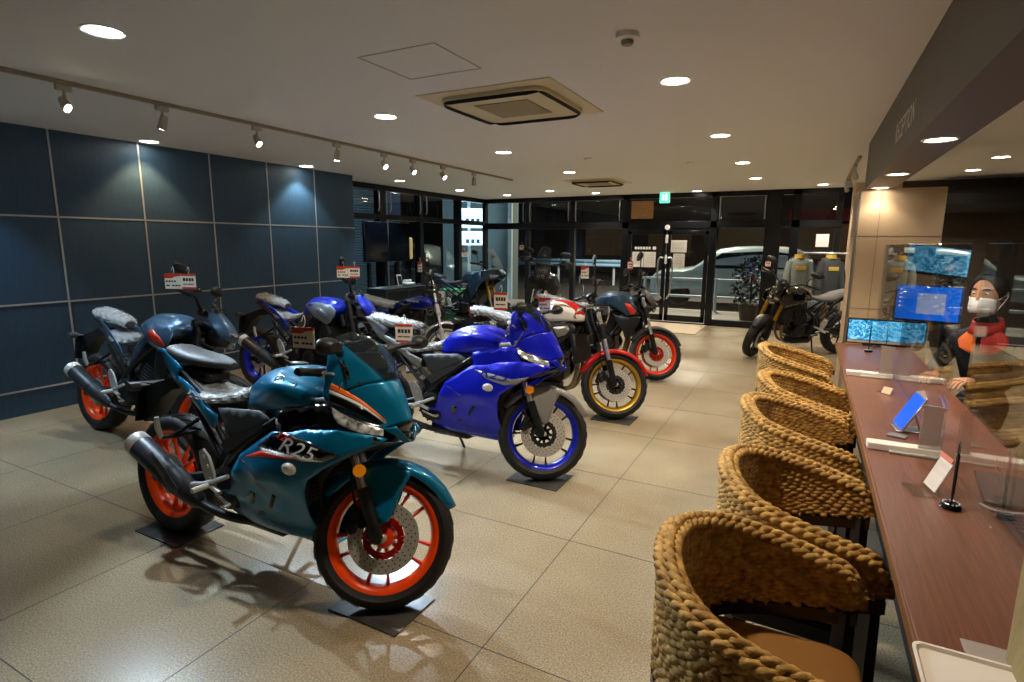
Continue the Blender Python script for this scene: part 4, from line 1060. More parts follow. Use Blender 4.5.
def price_tag(root, p, label, yaw=0., w=.10, h=.082, tilt=0., hang=None, style=0):
    """hang tag: card with a red heading and small printed lines; p is local to the bike root"""
    W = root.matrix_basis if root is not None else Matrix()
    c = W @ Vector(p)
    t = thing('price_tag', label, 'price tag', c, (R(tilt), 0, yaw), 'price tags on the motorcycles')
    ob('card', G().box((0, 0, 0), (w, .002, h), .0006), m_paper, t)
    if style == 0:
        ob('heading', G().prism([(-w/2, h/2), (w/2, h/2), (w/2, h*.36), (w*.1, h*.30), (-w*.05, h*.2), (-w/2, h*.2)], -.0022, -.0012), m_tagred, t)
        g = G()
        for k, (x0, x1) in enumerate(((-.42, -.32), (-.27, -.15), (-.10, .0), (.05, .16))): g.box(((x0+x1)/2*w, -.0014, 0), ((x1-x0)*w, .001, h*.11))
        for x0, x1 in ((-.42, -.22), (-.08, .06), (.1, .24), (.28, .4)): g.box(((x0+x1)/2*w, -.0014, -h*.27), ((x1-x0)*w, .001, h*.09))
    else:
        ob('heading', G().box((0, -.0016, h*.43), (w, .001, h*.14)).box((0, -.0016, -h*.43), (w, .001, h*.12)), m_tagred, t)
        g = G()
        for x0, x1 in ((-.36, -.2), (-.16, -.02), (.03, .18), (.22, .36)): g.box(((x0+x1)/2*w, -.0014, h*.12), ((x1-x0)*w, .001, h*.2))
        for x0, x1 in ((-.36, -.1), (-.05, .35)): g.box(((x0+x1)/2*w, -.0014, -h*.18), ((x1-x0)*w, .001, h*.06))
    ob('print', g, m_ink, t)
    ob('loop', G().tube(cat([(0, 0, h/2-.006), (.008, .004, h/2+.02), (0, .008, h/2+.045), (-.008, .004, h/2+.02)], 4), .0012, 5), m_white, t)
    return t

def floor_mat(x, y, label, rz=0., w=.36, d=.27):
    t = thing('floor_mat', label, 'mat', (x, y, .001), (0, 0, rz), 'slate squares under the wheels')
    ob('slab', G().box((0, 0, .003), (w, d, .006), .001), mat('mat_slate', '#2b2b2c', .3, noise=(9, '#4a4844', .12)), t)
# ------------------------------------------------------------------ faired sport bike
FAIR = tps([(.58, .31, .15), (.72, .26, .13), (1.0, .25, .125), (1.16, .27, .115), (.62, .40, .195), (.8, .38, .205), (1.0, .38, .205), (1.17, .40, .19),
            (.72, .462, .212), (.9, .462, .222), (1.06, .470, .225), (.72, .492, .228), (.9, .492, .245), (1.06, .498, .248), (.74, .56, .215), (.9, .60, .245), (1.1, .60, .255), (1.25, .63, .245),
            (.95, .70, .225), (1.12, .72, .238), (1.3, .72, .235), (1.12, .76, .215), (1.30, .785, .215), (1.40, .70, .19), (1.42, .78, .155), (1.49, .757, .105), (1.16, .50, .23)])
def sport(root, c1, c_fender, rim, carrier, steer, deco):
    T = steer_m(steer)
    make_wheel(root, 'front_wheel', (WB, 0, ZF), RF, .112, rim, T, 'ten', .149, (-1,), carrier, m_spoke=deco.get('spoke'))
    make_wheel(root, 'rear_wheel', (0, 0, RR-.003), RR, .142, rim, None, 'ten', .11, (-1,), m_black)
    fork(root, T, m_chrome, m_engine); mudguard(root, T, c_fender); caliper(root, T)
    handlebar(root, T, 'clip', .955, 1.085, .34)
    engine(root); swingarm(root, m_engine); chain(root); radiator(root, 1.10, .56); sidestand(root); plate_holder(root)
    for s in (-1, 1): footrest(root, s, m_alu)
    muffler(root, (.42, -.165, .275), (-.055, -.215, .515), .060, m_can, m_cap, .95, [(.80, -.05, .24), (.62, -.10, .225), (.48, -.15, .255)])
    ob('heat_shield', G().panel([(.36, .335), (.30, .345), (.13, .475), (.16, .50), (.26, .445), (.37, .36)], lambda x, z: .253, .03, sides=(-1,)), m_can, root, thick=.003)
    # frame
    g = G()
    for s in (-1, 1):
        g.tube(cat([(1.06, s*.05, .86), (.92, s*.15, .76), (.70, s*.165, .60), (.60, s*.16, .50), (.55, s*.15, .36)], 4), .022, 10)
        g.tube([(.60, s*.155, .56), (.30, s*.11, .80), (-.02, s*.06, .92)], .014, 8).tube([(.56, s*.15, .50), (.30, s*.11, .70), (.06, s*.07, .87)], .013, 8)
        g.tube([(.95, s*.14, .75), (.80, s*.15, .52)], .014, 8)
    g.box((.30, 0, .72), (.34, .12, .16), .03).box((.12, 0, .86), (.36, .14, .07), .02)
    ob('frame', g, m_engine, root)
    for s in (-1, 1):
        ob('frame_cover', G().prism([(.875, .735), (.845, .705), (.62, .555), (.585, .60), (.61, .625)], s*.17, s*.192), m_greyplastic, root)
        ob('pivot_plate', G().prism([(.60, .62), (.66, .56), (.66, .40), (.62, .31), (.54, .31), (.52, .42), (.55, .55)], s*.13, s*.16), m_engine, root)
        ob('side_trim', G().panel([(.49, .746), (.563, .757), (.80, .781), (.86, .765), (.921, .726), (.843, .714), (.72, .66), (.628, .603), (.56, .64), (.537, .685)], lambda x, z: .145+.03*max(0, (x-.5)/.4)-.05*max(0, z-.72), .03, sides=(s,)), m_greyplastic, root, thick=.004)
        rs = G().cyl((.20, s*.03, .62), (.26, s*.03, .40), .02)
    g = G().tube([(.40, 0, .42), (.36, 0, .72)], .016, 10); coil = [(.40-.04*t+.034*math.cos(t*40), .034*math.sin(t*40), .46+.22*t) for t in np.linspace(0, 1, 90)]
    g.tube(coil, .007, 6); ob('rear_shock', g, m_alu, root)
    # tank and seats
    tk = tank_loft(root, [(.60, .835, .05, .825, .062, .80, .055, .765), (.66, .905, .07, .885, .10, .83, .098, .765), (.76, .958, .095, .935, .142, .86, .120, .765), (.90, .985, .122, .955, .188, .895, .150, .785),
                          (1.03, .972, .125, .945, .190, .895, .165, .815), (1.13, .938, .105, .915, .165, .885, .145, .825), (1.19, .895, .06, .885, .10, .87, .09, .84)], c1)
    for s in (-1, 1):
        Tm = Matrix.Translation((.925, s*.168, .928)) @ Matrix.Rotation(s*R(-55), 4, 'X') @ (Matrix.Rotation(PI, 4, 'Z') if s > 0 else Matrix())
        emblem(tk, None, .030, Tm, m_chrome)
        gb = G()
        for k in range(4): gb.box((.055+.017*k, -.010+.004*(k % 2), .002), (.010, .030-.008*(k % 2), .002), .0005, T=Tm)
        ob('badge', gb, deco.get('badge', m_ink), tk)
    ob('filler_cap', G().lathe([(.038, 0), (.038, .006), (.03, .010), (0, .010)], 28, 'z', (.86, 0, .984)), m_engine, tk)
    # grey inner beak beneath the tank front
    for s in (-1, 1):
        ob('inner_trim', G().panel([(1.04, .875), (1.06, .835), (1.155, .843), (1.24, .872), (1.29, .965), (1.255, .91), (1.15, .885)], lambda x, z: .168+.03*max(0, (x-1.05)), .03, sides=(s,)), deco['inner'], root, thick=.006)
        ob('upper_cowl_side', G().panel([(.93, .80), (1.0, .825), (1.10, .845), (1.21, .87), (1.27, .855), (1.30, .80), (1.42, .772), (1.475, .757), (1.45, .74), (1.30, .765), (1.12, .74), (.96, .70)], lambda x, z: .190-.10*max(0, x-1.2)*2+.25*max(0, .80-z)*.4-.15*max(0, z-.8), .03, sides=(s,)), deco['upper'], root, thick=.005)
    seat_loft(root, 'rider_seat', [(.20, .835, .085, .05), (.26, .812, .120, .05), (.38, .795, .125, .045), (.50, .808, .105, .045), (.60, .838, .07, .05), (.645, .858, .045, .05)], m_seatv, True)
    seat_loft(root, 'passenger_seat', [(-.075, .985, .055, .03), (-.02, .992, .082, .045), (.10, .975, .095, .055), (.24, .962, .09, .05), (.34, .948, .06, .035), (.40, .936, .02, .018)], deco.get('pad', m_seatv), deco.get('padwrap', False))
    # tail
    for s in (-1, 1):
        g = G().panel([(-.105, .975), (-.06, .975), (.02, .945), (.155, .895), (.10, .855), (.18, .838), (.265, .815), (.39, .742), (.50, .715), (.49, .655), (.445, .655), (.30, .735), (.06, .825), (-.03, .90)], lambda x, z: .078+.075*max(0, min(1, (x+.05)/.5))-.0*z, .03, sides=(s,))
        ob('tail_panel', g, deco['tail'], root, thick=.005)
        if deco.get('tailstripe'): ob('decal', G().panel([(.03, .905), (.13, .873), (.15, .865), (.05, .890)], lambda x, z: .081+.075*max(0, min(1, (x+.05)/.5)), .04, sides=(s,)), deco['tailstripe'], root, thick=.001)
    ob('tail_light', G().loft([[(-.13, -.035, .955), (-.13, .035, .955), (-.13, .03, .975), (-.13, -.03, .975)], [(-.09, -.06, .94), (-.09, .06, .94), (-.09, .055, .985), (-.09, -.055, .985)]], 2, 3), m_redlens, root)
    # side fairings
    for s in (-1, 1):
        out = [(.745, .585), (.86, .655), (.955, .722), (1.06, .735), (1.15, .762), (1.31, .784), (1.40, .776), (1.485, .758), (1.46, .735), (1.40, .703), (1.278, .626), (1.19, .56), (1.165, .50), (1.155, .40), (1.175, .265), (1.0, .248), (.74, .25), (.62, .275), (.56, .315), (.60, .385), (.665, .40), (.70, .47)]
        sf = ob('side_fairing', G().panel(out, FAIR, .019, sides=(s,)), c1, root, thick=.005, angle=30)
        for key, poly, mm in deco['decals']:
            ob('decal', G().panel(poly, FAIR, .02, sides=(s,), push=.0012), mm, sf, thick=.0006)
        for poly in ([(.805, .415), (.83, .44), (.855, .435), (.85, .40), (.83, .375), (.81, .385)], [(.93, .385), (.955, .385), (1.005, .455), (.985, .462)], [(.745, .568), (.83, .545), (.92, .512), (.90, .522), (.80, .560)]):
            ob('vent', G().panel(poly, FAIR, .02, sides=(s,), push=.0015), m_gloss if poly[0][0] < .9 else m_black, sf, thick=.001)
        ob('turn_signal', G().lathe([(.036, 0), (.034, .010), (.022, .018), (0, .020)], 24, 'y', T=Matrix.Translation((1.105, s*FAIR(1.105, .598), .598)) @ Matrix.Diagonal((1.05, s, .72, 1))), m_clearsig, sf)
        # lettering follows the panel plane closely
        def plane(x, z, push=.003):
            n = Vector((-(FAIR(x+.02, z)-FAIR(x-.02, z))/.04, 1, -(FAIR(x, z+.02)-FAIR(x, z-.02))/.04)).normalized(); n.y *= 1
            P = Vector((x, FAIR(x, z)+push, z)); xa = Vector((1, -(n.x)/n.y, 0)).normalized(); za = n.cross(xa)*-1
            za = xa.cross(n)*-1 if (xa.cross(n)*-1).z > 0 else xa.cross(n)
            return P, xa, za, n
        def lay(x, z, rot=0.):
            P, xa, za, n = plane(x, z)
            if s < 0: P = Vector((P.x, -P.y, P.z)); xa = Vector((xa.x, -xa.y, xa.z)); za = Vector((za.x, -za.y, za.z)); n = Vector((n.x, -n.y, n.z)); r = xa
            else: r = -xa
            return Matrix(((r.x, za.x, n.x, P.x), (r.y, za.y, n.y, P.y), (r.z, za.z, n.z, P.z), (0, 0, 0, 1))) @ Matrix.Rotation(rot*(-s), 4, 'Z')
        text('lettering', deco['model'], .085, lay(1.13, .682, R(-4)) , deco['lcol'], sf, sx=1.55, shear=.35)
        if deco.get('model2'): text('lettering', deco['model2'], .040, lay(1.035, .712, R(-8)), deco['l2col'], sf, sx=1.4, shear=.35)
        text('lettering', 'YAMAHA', .042, lay(.97, .30), deco['ycol'], sf, sx=1.25)
        ob('belly_inner', G().panel([(1.15, .52), (1.22, .60), (1.36, .70), (1.44, .74), (1.20, .72), (1.02, .60), (1.03, .30), (1.16, .28)], lambda x, z: .12, .04, sides=(s,)), m_plastic, root, thick=.006)
    ob('belly_pan', G().patch([[(x, -FAIR(x, .262)+.012, .262), (x, -.06, .215), (x, .06, .215), (x, FAIR(x, .262)-.012, .262)] for x in (.62, .8, 1.0, 1.15)], 3, 4), c1, root, thick=.004)
    # nose
    def nose_rows():
        return [[(1.518, 0, .742), (1.512, .016, .742), (1.500, .034, .743), (1.488, .052, .747), (1.470, .075, .757)],
                [(1.520, 0, .818), (1.512, .026, .815), (1.478, .062, .800), (1.462, .080, .792), (1.445, .098, .790)],
                [(1.512, 0, .865), (1.500, .040, .860), (1.452, .088, .845), (1.418, .118, .824), (1.390, .138, .812)],
                [(1.488, 0, .920), (1.472, .055, .914), (1.412, .112, .895), (1.352, .150, .868), (1.312, .170, .842)],
                [(1.450, 0, .978), (1.430, .070, .972), (1.370, .128, .952), (1.312, .165, .915), (1.268, .185, .872)],
                [(1.415, .062, 1.018), (1.398, .090, 1.014), (1.338, .136, 1.000), (1.290, .165, .962), (1.250, .182, .905)],
                [(1.362, .098, 1.062), (1.346, .114, 1.060), (1.306, .140, 1.050), (1.272, .158, 1.015), (1.248, .168, .975)],
                [(1.290, .118, 1.105), (1.278, .126, 1.104), (1.256, .138, 1.098), (1.240, .146, 1.080), (1.232, .150, 1.060)]]
    SH = (0, -.012, -.030, -.038, -.046, -.052, -.052, -.045); NW = (1, 1, .93, .93, .95, .98, 1, 1)
    nr = [[(p[0]+SH[i], p[1]*NW[i], p[2]) for p in r] for i, r in enumerate(nose_rows())]
    # central nose as one sheet to row 4, then two side wings beside the screen
    full = [[(p[0], -p[1], p[2]) for p in r[::-1]]+r[1:] for r in nr[1:5]]
    nc = ob('nose_cowl', G().patch(full, 5, 4), c1, root, thick=.004, angle=32)
    for s in (-1, 1):
        w = [[(p[0], s*p[1], p[2]) for p in r] for r in nr[4:]]
        w[0] = [(w[0][0][0]-.008, s*.035, w[0][0][2])]+w[0][1:]
        ob('cowl_wing', G().patch(w, 5, 4), c1, nc, thick=.004, angle=32)
        # sharp ridge below the nose on each side of the intake
        ob('chin', G().patch([[(1.440, s*.096, .792), (1.462, s*.079, .795), (1.484, s*.060, .801)], [(1.475, s*.066, .766), (1.492, s*.054, .768), (1.506, s*.042, .770)], [(1.505, s*.032, .735), (1.514, s*.022, .735), (1.520, s*.012, .736)]], 4, 3), c1, nc, thick=.004)
        ob('intake_side', G().patch([[(1.505, s*.041, .770), (1.485, s*.030, .772)], [(1.518, s*.013, .737), (1.49, s*.008, .74)]], 3, 2), m_gloss, nc, thick=.003)
        hl = [[(1.258, .188, .862), (1.305, .175, .840), (1.375, .146, .812), (1.445, .094, .788)], [(1.272, .196, .836), (1.322, .184, .815), (1.388, .154, .792), (1.452, .100, .775)], [(1.300, .197, .806), (1.340, .187, .790), (1.398, .157, .772), (1.456, .106, .764)]]
        hh = ob('headlight', G().patch([[(a, s*b, c) for a, b, c in r] for r in hl], 4, 5), m_lampg, nc, thick=.006, off=0)
        ob('lamp_surround', G().patch([[(a-.004, s*(b-.004), c+.010*(1-k)-.012*(k == 2)) for a, b, c in r] for k, r in enumerate(hl)], 4, 5), m_gloss, nc, thick=.004, off=0)
        for st, mm in deco['stripes']:
            pts = [[(a-.026, s*(b+.002), c+.004) for a, b, c in r] for r in st]
            ob('decal', G().patch(pts, 5, 2), mm, nc, thick=.001)
        # mirrors on the fairing
        p = Vector((1.245, s*.146, 1.078)); c = Vector((1.312, s*.282, 1.118))
        mm = ob('mirror', G().tube(cat([p, p+Vector((.035, s*.045, .02)), c+Vector((.02, -s*.045, -.006))], 5), [.018, .012, .011], 10), m_plastic, root)
        ring = [(-.012, -.050, -.024), (-.012, -.012, -.034), (-.012, .036, -.028), (-.012, .050, .0), (-.012, .034, .028), (-.012, -.018, .032), (-.012, -.048, .012)]
        rg = [[(c.x+a+dx, c.y+s*b*f, c.z+z*f) for a, b, z in ring] for dx, f in ((0, .95), (.012, 1.), (.036, .85), (.055, .5))]
        ob('shell', G().loft(rg, 3, 3), m_plastic, mm); ob('mirror_glass', G().add([(c.x-.0135+a*0, c.y+s*b*.9, c.z+z*.9) for a, b, z in ring], [tuple(range(7))]), m_mirror, mm)
        ob('screw_pad', G().panel([(1.240, 1.045), (1.270, 1.052), (1.300, 1.01), (1.305, .975), (1.280, .978)], lambda x, z: .150-.0*x, .03, sides=(s,)), m_gloss, nc, thick=.004)
    ob('intake', G().patch([[(1.484, -.058, .806), (1.506, 0, .822), (1.484, .058, .806)], [(1.484, -.044, .768), (1.490, 0, .772), (1.484, .044, .768)], [(1.498, -.018, .738), (1.502, 0, .738), (1.498, .018, .738)]], 3, 4), m_gloss, root, thick=.006)
    ob('chin_panel', G().patch([[(1.51, -.03, .737), (1.515, 0, .737), (1.51, .03, .737)], [(1.44, -.12, .735), (1.45, 0, .72), (1.44, .12, .735)], [(1.30, -.17, .70), (1.30, 0, .66), (1.30, .17, .70)]], 4, 4), m_plastic, root, thick=.005)
    sr = [[(1.452, -.040, .975), (1.458, 0, .980), (1.452, .040, .975)], [(1.412, -.070, 1.022), (1.425, 0, 1.035), (1.412, .070, 1.022)], [(1.355, -.098, 1.068), (1.375, 0, 1.095), (1.355, .098, 1.068)], [(1.275, -.108, 1.110), (1.300, 0, 1.140), (1.275, .108, 1.110)], [(1.195, -.085, 1.130), (1.225, 0, 1.160), (1.195, .085, 1.130)]]
    sr = [[(p[0]-.048, p[1]*1.12, p[2]) for p in r] for r in sr]
    ob('windscreen', G().patch(sr, 5, 6), m_screen, root, thick=.003, angle=80)
    ob('dashboard', G().box((1.27, 0, 1.03), (.05, .20, .10), .015, rot=('Y', R(-30))).box((1.30, 0, .96), (.10, .24, .06), .02), m_plastic, root)
    # indicator on the lower fork as in the photo
    ob('reflector', G().lathe([(.026, 0), (.026, .012), (.018, .018), (0, .019)], 20, 'y', T=T @ Matrix.Translation((1.262, -.135, .565)) @ Matrix.Diagonal((1, -1, 1, 1))).cyl(T @ Vector((1.262, -.07, .565)), T @ Vector((1.262, -.135, .565)), .010, 8), m_amber, root)

def paint(name, c, metal=.2, rough=.30): return mat(name, c, rough, metal*.8, .42, spec=.3)
m_teal = paint('teal_paint', '#05698f', .38); m_teal2 = paint('deep_teal_paint', '#064a66', .3)
m_blue = paint('racing_blue', '#121dc4', .3); m_silver = paint('silver_paint', '#8c8b88', .5, .35)
m_orange = paint('orange_rim', '#f0480c', .0, .3); m_bluerim = paint('blue_rim', '#1a26b4', .3, .3)
m_red_a = mat('red_anodised', '#a8180f', .35, .5); m_stripe_red = mat('stripe_red', '#d2301e', .35); m_stripe_or = mat('stripe_orange', '#e2691c', .35)
LEAN = -R(7)
m_redspoke = paint('red_spoke', '#d8360c', 0, .3)
def bike_root(label, pos, head=0., lean=LEAN):
    r = thing('motorcycle', label, 'motorcycle', (pos[0], pos[1], .006), (lean, 0, head)); bpy.context.view_layer.update()
    r.matrix_basis  # pose is final
    return r
BLACKB = [(.955, .712), (1.015, .731), (1.06, .733), (1.20, .722), (1.344, .689), (1.275, .654), (.964, .649), (.875, .640)]
REDB = [(.800, .588), (.92, .640), (1.186, .646), (.984, .622)]
WHITEB = [(.905, .649), (.97, .651), (1.290, .657), (1.17, .641), (.92, .637)]
ST_OR = [[(1.268, .181, .955), (1.330, .152, .925), (1.400, .115, .880), (1.470, .070, .812)], [(1.266, .186, .930), (1.335, .156, .905), (1.405, .120, .868), (1.470, .072, .808)]]
ST_WH = [[(1.266, .187, .928), (1.335, .157, .903), (1.405, .121, .866), (1.470, .073, .806)], [(1.266, .189, .915), (1.335, .161, .893), (1.405, .124, .858), (1.468, .075, .802)]]
ST_BK = [[(1.266, .190, .913), (1.335, .162, .891), (1.405, .125, .856), (1.466, .076, .800)], [(1.270, .190, .880), (1.335, .166, .858), (1.400, .135, .828), (1.462, .080, .796)]]
A = bike_root('teal faired sport motorcycle with orange wheels in front of the camera', (-2.90, 1.67))
sport(A, m_teal, m_teal, m_orange, m_red_a, R(35), dict(spoke=m_redspoke, inner=m_greyplastic, upper=m_gloss, tail=m_teal, model='R25', lcol=m_white_p, model2='YZF', l2col=m_stripe_red, ycol=m_teal2, badge=m_ink,
      decals=[('black', BLACKB, m_gloss), ('red', REDB, m_stripe_red), ('white', WHITEB, m_white_p)], stripes=[(ST_OR, m_stripe_or), (ST_WH, m_white_p), (ST_BK, m_gloss)]))
price_tag(A, (1.205, -.30, 1.142), 'price tag with red heading on the near mirror of the teal motorcycle', R(10))
price_tag(A, (1.215, .30, 1.150), 'price tag with red bands on the far mirror of the teal motorcycle', R(20), .085, .09, style=1)
GREYB = [(.98, .700), (1.10, .690), (1.27, .668), (1.37, .690), (1.30, .640), (1.22, .625), (1.10, .648)]
B = bike_root('blue faired sport motorcycle with blue wheels and grey mudguard, behind the teal one', (-2.85, 3.19))
sport(B, m_blue, m_silver, m_bluerim, m_black, R(33), dict(spoke=m_gloss, inner=m_silver, upper=m_blue, tail=m_silver, tailstripe=mat('purple_stripe', '#3b2fa8', .3), model='R25', lcol=mat('letter_blue', '#10189a', .3), ycol=mat('letter_deepblue', '#101690', .3), badge=mat('badge_blue', '#0c1280', .3), pad=m_seatv, padwrap=True,
      decals=[('grey', GREYB, m_silver)], stripes=[]))
price_tag(B, (1.20, -.33, 1.15), 'price tag with red heading on the near mirror of the blue sport motorcycle', R(12), .085, .11, style=1)
price_tag(B, (1.20, .33, 1.15), 'price tag hanging over the white and red tank from the blue sport motorcycle', R(14), .085, .10)
for x, y, lb in ((-2.90, 1.67, 'slate square under the rear wheel of the teal motorcycle'), (-1.50, 1.68, 'slate square under the front wheel of the teal motorcycle'), (-1.46, 3.20, 'slate square under the front wheel of the blue sport motorcycle'), (-2.85, 3.19, 'slate square under the rear wheel of the blue sport motorcycle')):
    floor_mat(x, y, lb)
# ------------------------------------------------------------------ unfaired bikes
def round_lamp(root, T, c, r, m_shell, m_ring=None):
    c = Vector(c); g = G().lathe([(r*.2, -.12), (r*.75, -.10), (r, -.02), (r*1.02, .012), (r*.93, .016)], 32, 'x', c)
    h = ob('headlight', g, m_shell, root, T); ob('lens', G().lathe([(r*.95, .010), (r*.7, .028), (0, .036)], 32, 'x', c), m_lampg, h, T)
    ob('rim', G().lathe([(r*.93, .008), (r*1.04, .012), (r*1.04, .022), (r*.93, .024)], 32, 'x', c, closed=True), m_ring or m_chrome, h, T)
    for s in (-1, 1): ob('bracket', G().box((c.x-.06, s*(r+.012), c.z+.0), (.10, .008, .06), .003), m_engine, h, T)
    return h
def robot_lamp(root, T, m_cowl, z=.90, x=1.30, big=1.0):
    """small angular headlight mask with a flyscreen and twin lights"""
    rows = [[(x+.17, 0, z-.075), (x+.165, .03, z-.075), (x+.14, .055, z-.075), (x+.10, .075, z-.07)],
            [(x+.175, 0, z-.02), (x+.165, .04, z-.025), (x+.13, .080, z-.03), (x+.07, .105, z-.035)],
            [(x+.130, 0, z+.055), (x+.12, .045, z+.05), (x+.09, .085, z+.04), (x+.02, .115, z+.02)],
            [(x+.065, 0, z+.115), (x+.06, .04, z+.11), (x+.03, .075, z+.10), (x-.02, .09, z+.07)],
            [(x+.01, 0, z+.150), (x+.0, .03, z+.148), (x-.015, .055, z+.14), (x-.04, .06, z+.12)]]
    full = [[(p[0], -p[1]*big, p[2]) for p in r[::-1]]+[(p[0], p[1]*big, p[2]) for p in r[1:]] for r in rows]
    h = ob('headlight_cowl', G().patch(full, 4, 4), m_cowl, root, T, thick=.006, angle=35)
    ob('lamp_body', G().box((x+.06, 0, z-.05), (.16, .16*big, .13), .03), m_plastic, h, T)
    for s in (-1, 1):
        ob('position_lamp', G().patch([[(x+.178, s*.018, z-.005), (x+.14, s*.085*big, z-.012)], [(x+.180, s*.018, z-.03), (x+.142, s*.088*big, z-.04)]], 2, 3), m_lampg, h, T, thick=.006, off=0)
    ob('projector', G().lathe([(.032, 0), (.034, .02), (.02, .032), (0, .036)], 24, 'x', (x+.135, 0, z-.085)), m_lampg, h, T)
    ob('visor', G().patch([[(x+.02, -.07, z+.13), (x+.03, 0, z+.145), (x+.02, .07, z+.13)], [(x-.03, -.06, z+.19), (x-.02, 0, z+.205), (x-.03, .06, z+.19)]], 3, 4), m_gloss, h, T, thick=.004)
    return h
def headers(root, n=2, m=None):
    g = G()
    for k in range(n):
        y = (-.06+.12*k/(max(1, n-1))) if n > 1 else -.04
        g.tube(cat([(.93, y, .60), (1.03, y, .56), (1.06, y*1.1, .42), (1.0, y*.9, .24), (.84, y*.7, .20), (.62, -.06, .215)], 6), .019, 10)
    ob('exhaust_header', g, m or m_header, root)
def naked(root, S):
    T = steer_m(R(S.get('steer', 34)))
    cs = S.get('carrier'); st = S.get('spokes', 'ten')
    make_wheel(root, 'front_wheel', (WB, 0, ZF), RF, S.get('fw', .112), S['rim'], T, st, .145, (-1, 1) if S.get('twin') else (-1,), cs, m_spoke=S.get('spoke'))
    make_wheel(root, 'rear_wheel', (0, 0, RR-.003), RR, S.get('rw', .145), S['rim'], None, st, .11, (-1,), m_black)
    inv = S.get('inverted', False)
    fork(root, T, S.get('fork_m', m_chrome), S.get('low_m', m_engine), inverted=inv, boots=S.get('boots', False), lean=17.5)
    mudguard(root, T, S['fender'], S.get('mg0', 40), S.get('mg1', 148), side=S.get('mgside', True)); caliper(root, T, (-1, 1) if S.get('twin') else (-1,), S.get('cal_m'))
    bx = S.get('bx', 1.12); handlebar(root, T, 'bar', S.get('bz', 1.02), bx, S.get('bw', .37))
    for s in (-1, 1):
        sh = S.get('mshape', 'leaf'); p = (bx-.055, s*.235, S.get('bz', 1.02)+.075)
        bar_mirror(root, T, p, s, S.get('mh', .19), .08, sh, S.get('mm'))
    engine(root, S.get('eng_m'), S.get('chrome', False), air=S.get('air', False)); swingarm(root, S.get('swing_m', m_engine)); chain(root); sidestand(root)
    if S.get('rad', True): radiator(root, 1.06, .60)
    headers(root, S.get('nh', 2), S.get('header_m'))
    for s in (-1, 1): footrest(root, s, S.get('foot_m', m_alu))
    if S.get('muf', 'long') == 'long': muffler(root, (.42, -.165, .275), (-.055, -.215, .515), .060, m_can, m_cap, .95, [(.80, -.05, .24), (.62, -.10, .225), (.48, -.15, .255)])
    elif S['muf'] == 'short': muffler(root, (.62, -.10, .22), (.30, -.205, .30), .062, m_alu, m_plastic, .8, [(.85, -.05, .21), (.72, -.07, .21)])
    else: muffler(root, (.55, -.17, .30), (-.18, -.19, .345), .045, m_chrome, m_chrome, 1., [(.95, -.06, .24), (.75, -.14, .27), (.62, -.165, .295)])
    if S.get('under', True): plate_holder(root)
    # frame
    g = G(); fm = S.get('frame_m', m_engine)
    for s in (-1, 1):
        g.tube(cat([(1.05, s*.05, .88), (.92, s*.13, .78), (.72, s*.145, .64), (.60, s*.15, .52), (.55, s*.14, .36)], 4), .024, 10)
        g.tube([(1.05, s*.04, .80), (.98, s*.10, .62), (.90, s*.14, .48)], .018, 8).tube([(.62, s*.14, .56), (.30, s*.11, .76), (S.get('tailx', -.02), s*.07, S.get('tailz', .90))], .015, 8).tube([(.56, s*.13, .48), (.26, s*.11, .72)], .012, 8)
    g.cyl(HEADP+UP*.80, HEADP+UP*1.04, .038, 16)
    ob('frame', g, fm, root)
    g = G().tube([(.40, 0, .42), (.36, 0, .72)], .016, 10); coil = [(.40-.04*t+.036*math.cos(t*40), .036*math.sin(t*40), .46+.22*t) for t in np.linspace(0, 1, 90)]
    g.tube(coil, .008, 6); ob('rear_shock', g, S.get('shock_m', m_alu), root)
    for s in (-1, 1):
        ob('pivot_plate', G().prism([(.60, .62), (.66, .56), (.66, .40), (.62, .31), (.54, .31), (.52, .42), (.55, .55)], s*.13, s*.16), m_engine, root)
    return T
def wing(root, name, poly, ctrl, m, res=.028, thick=.006):
    f = tps(ctrl); r = []
    for s in (-1, 1): r.append(ob(name, G().panel(poly, f, res, sides=(s,)), m, root, thick=thick, angle=32))
    return r, f

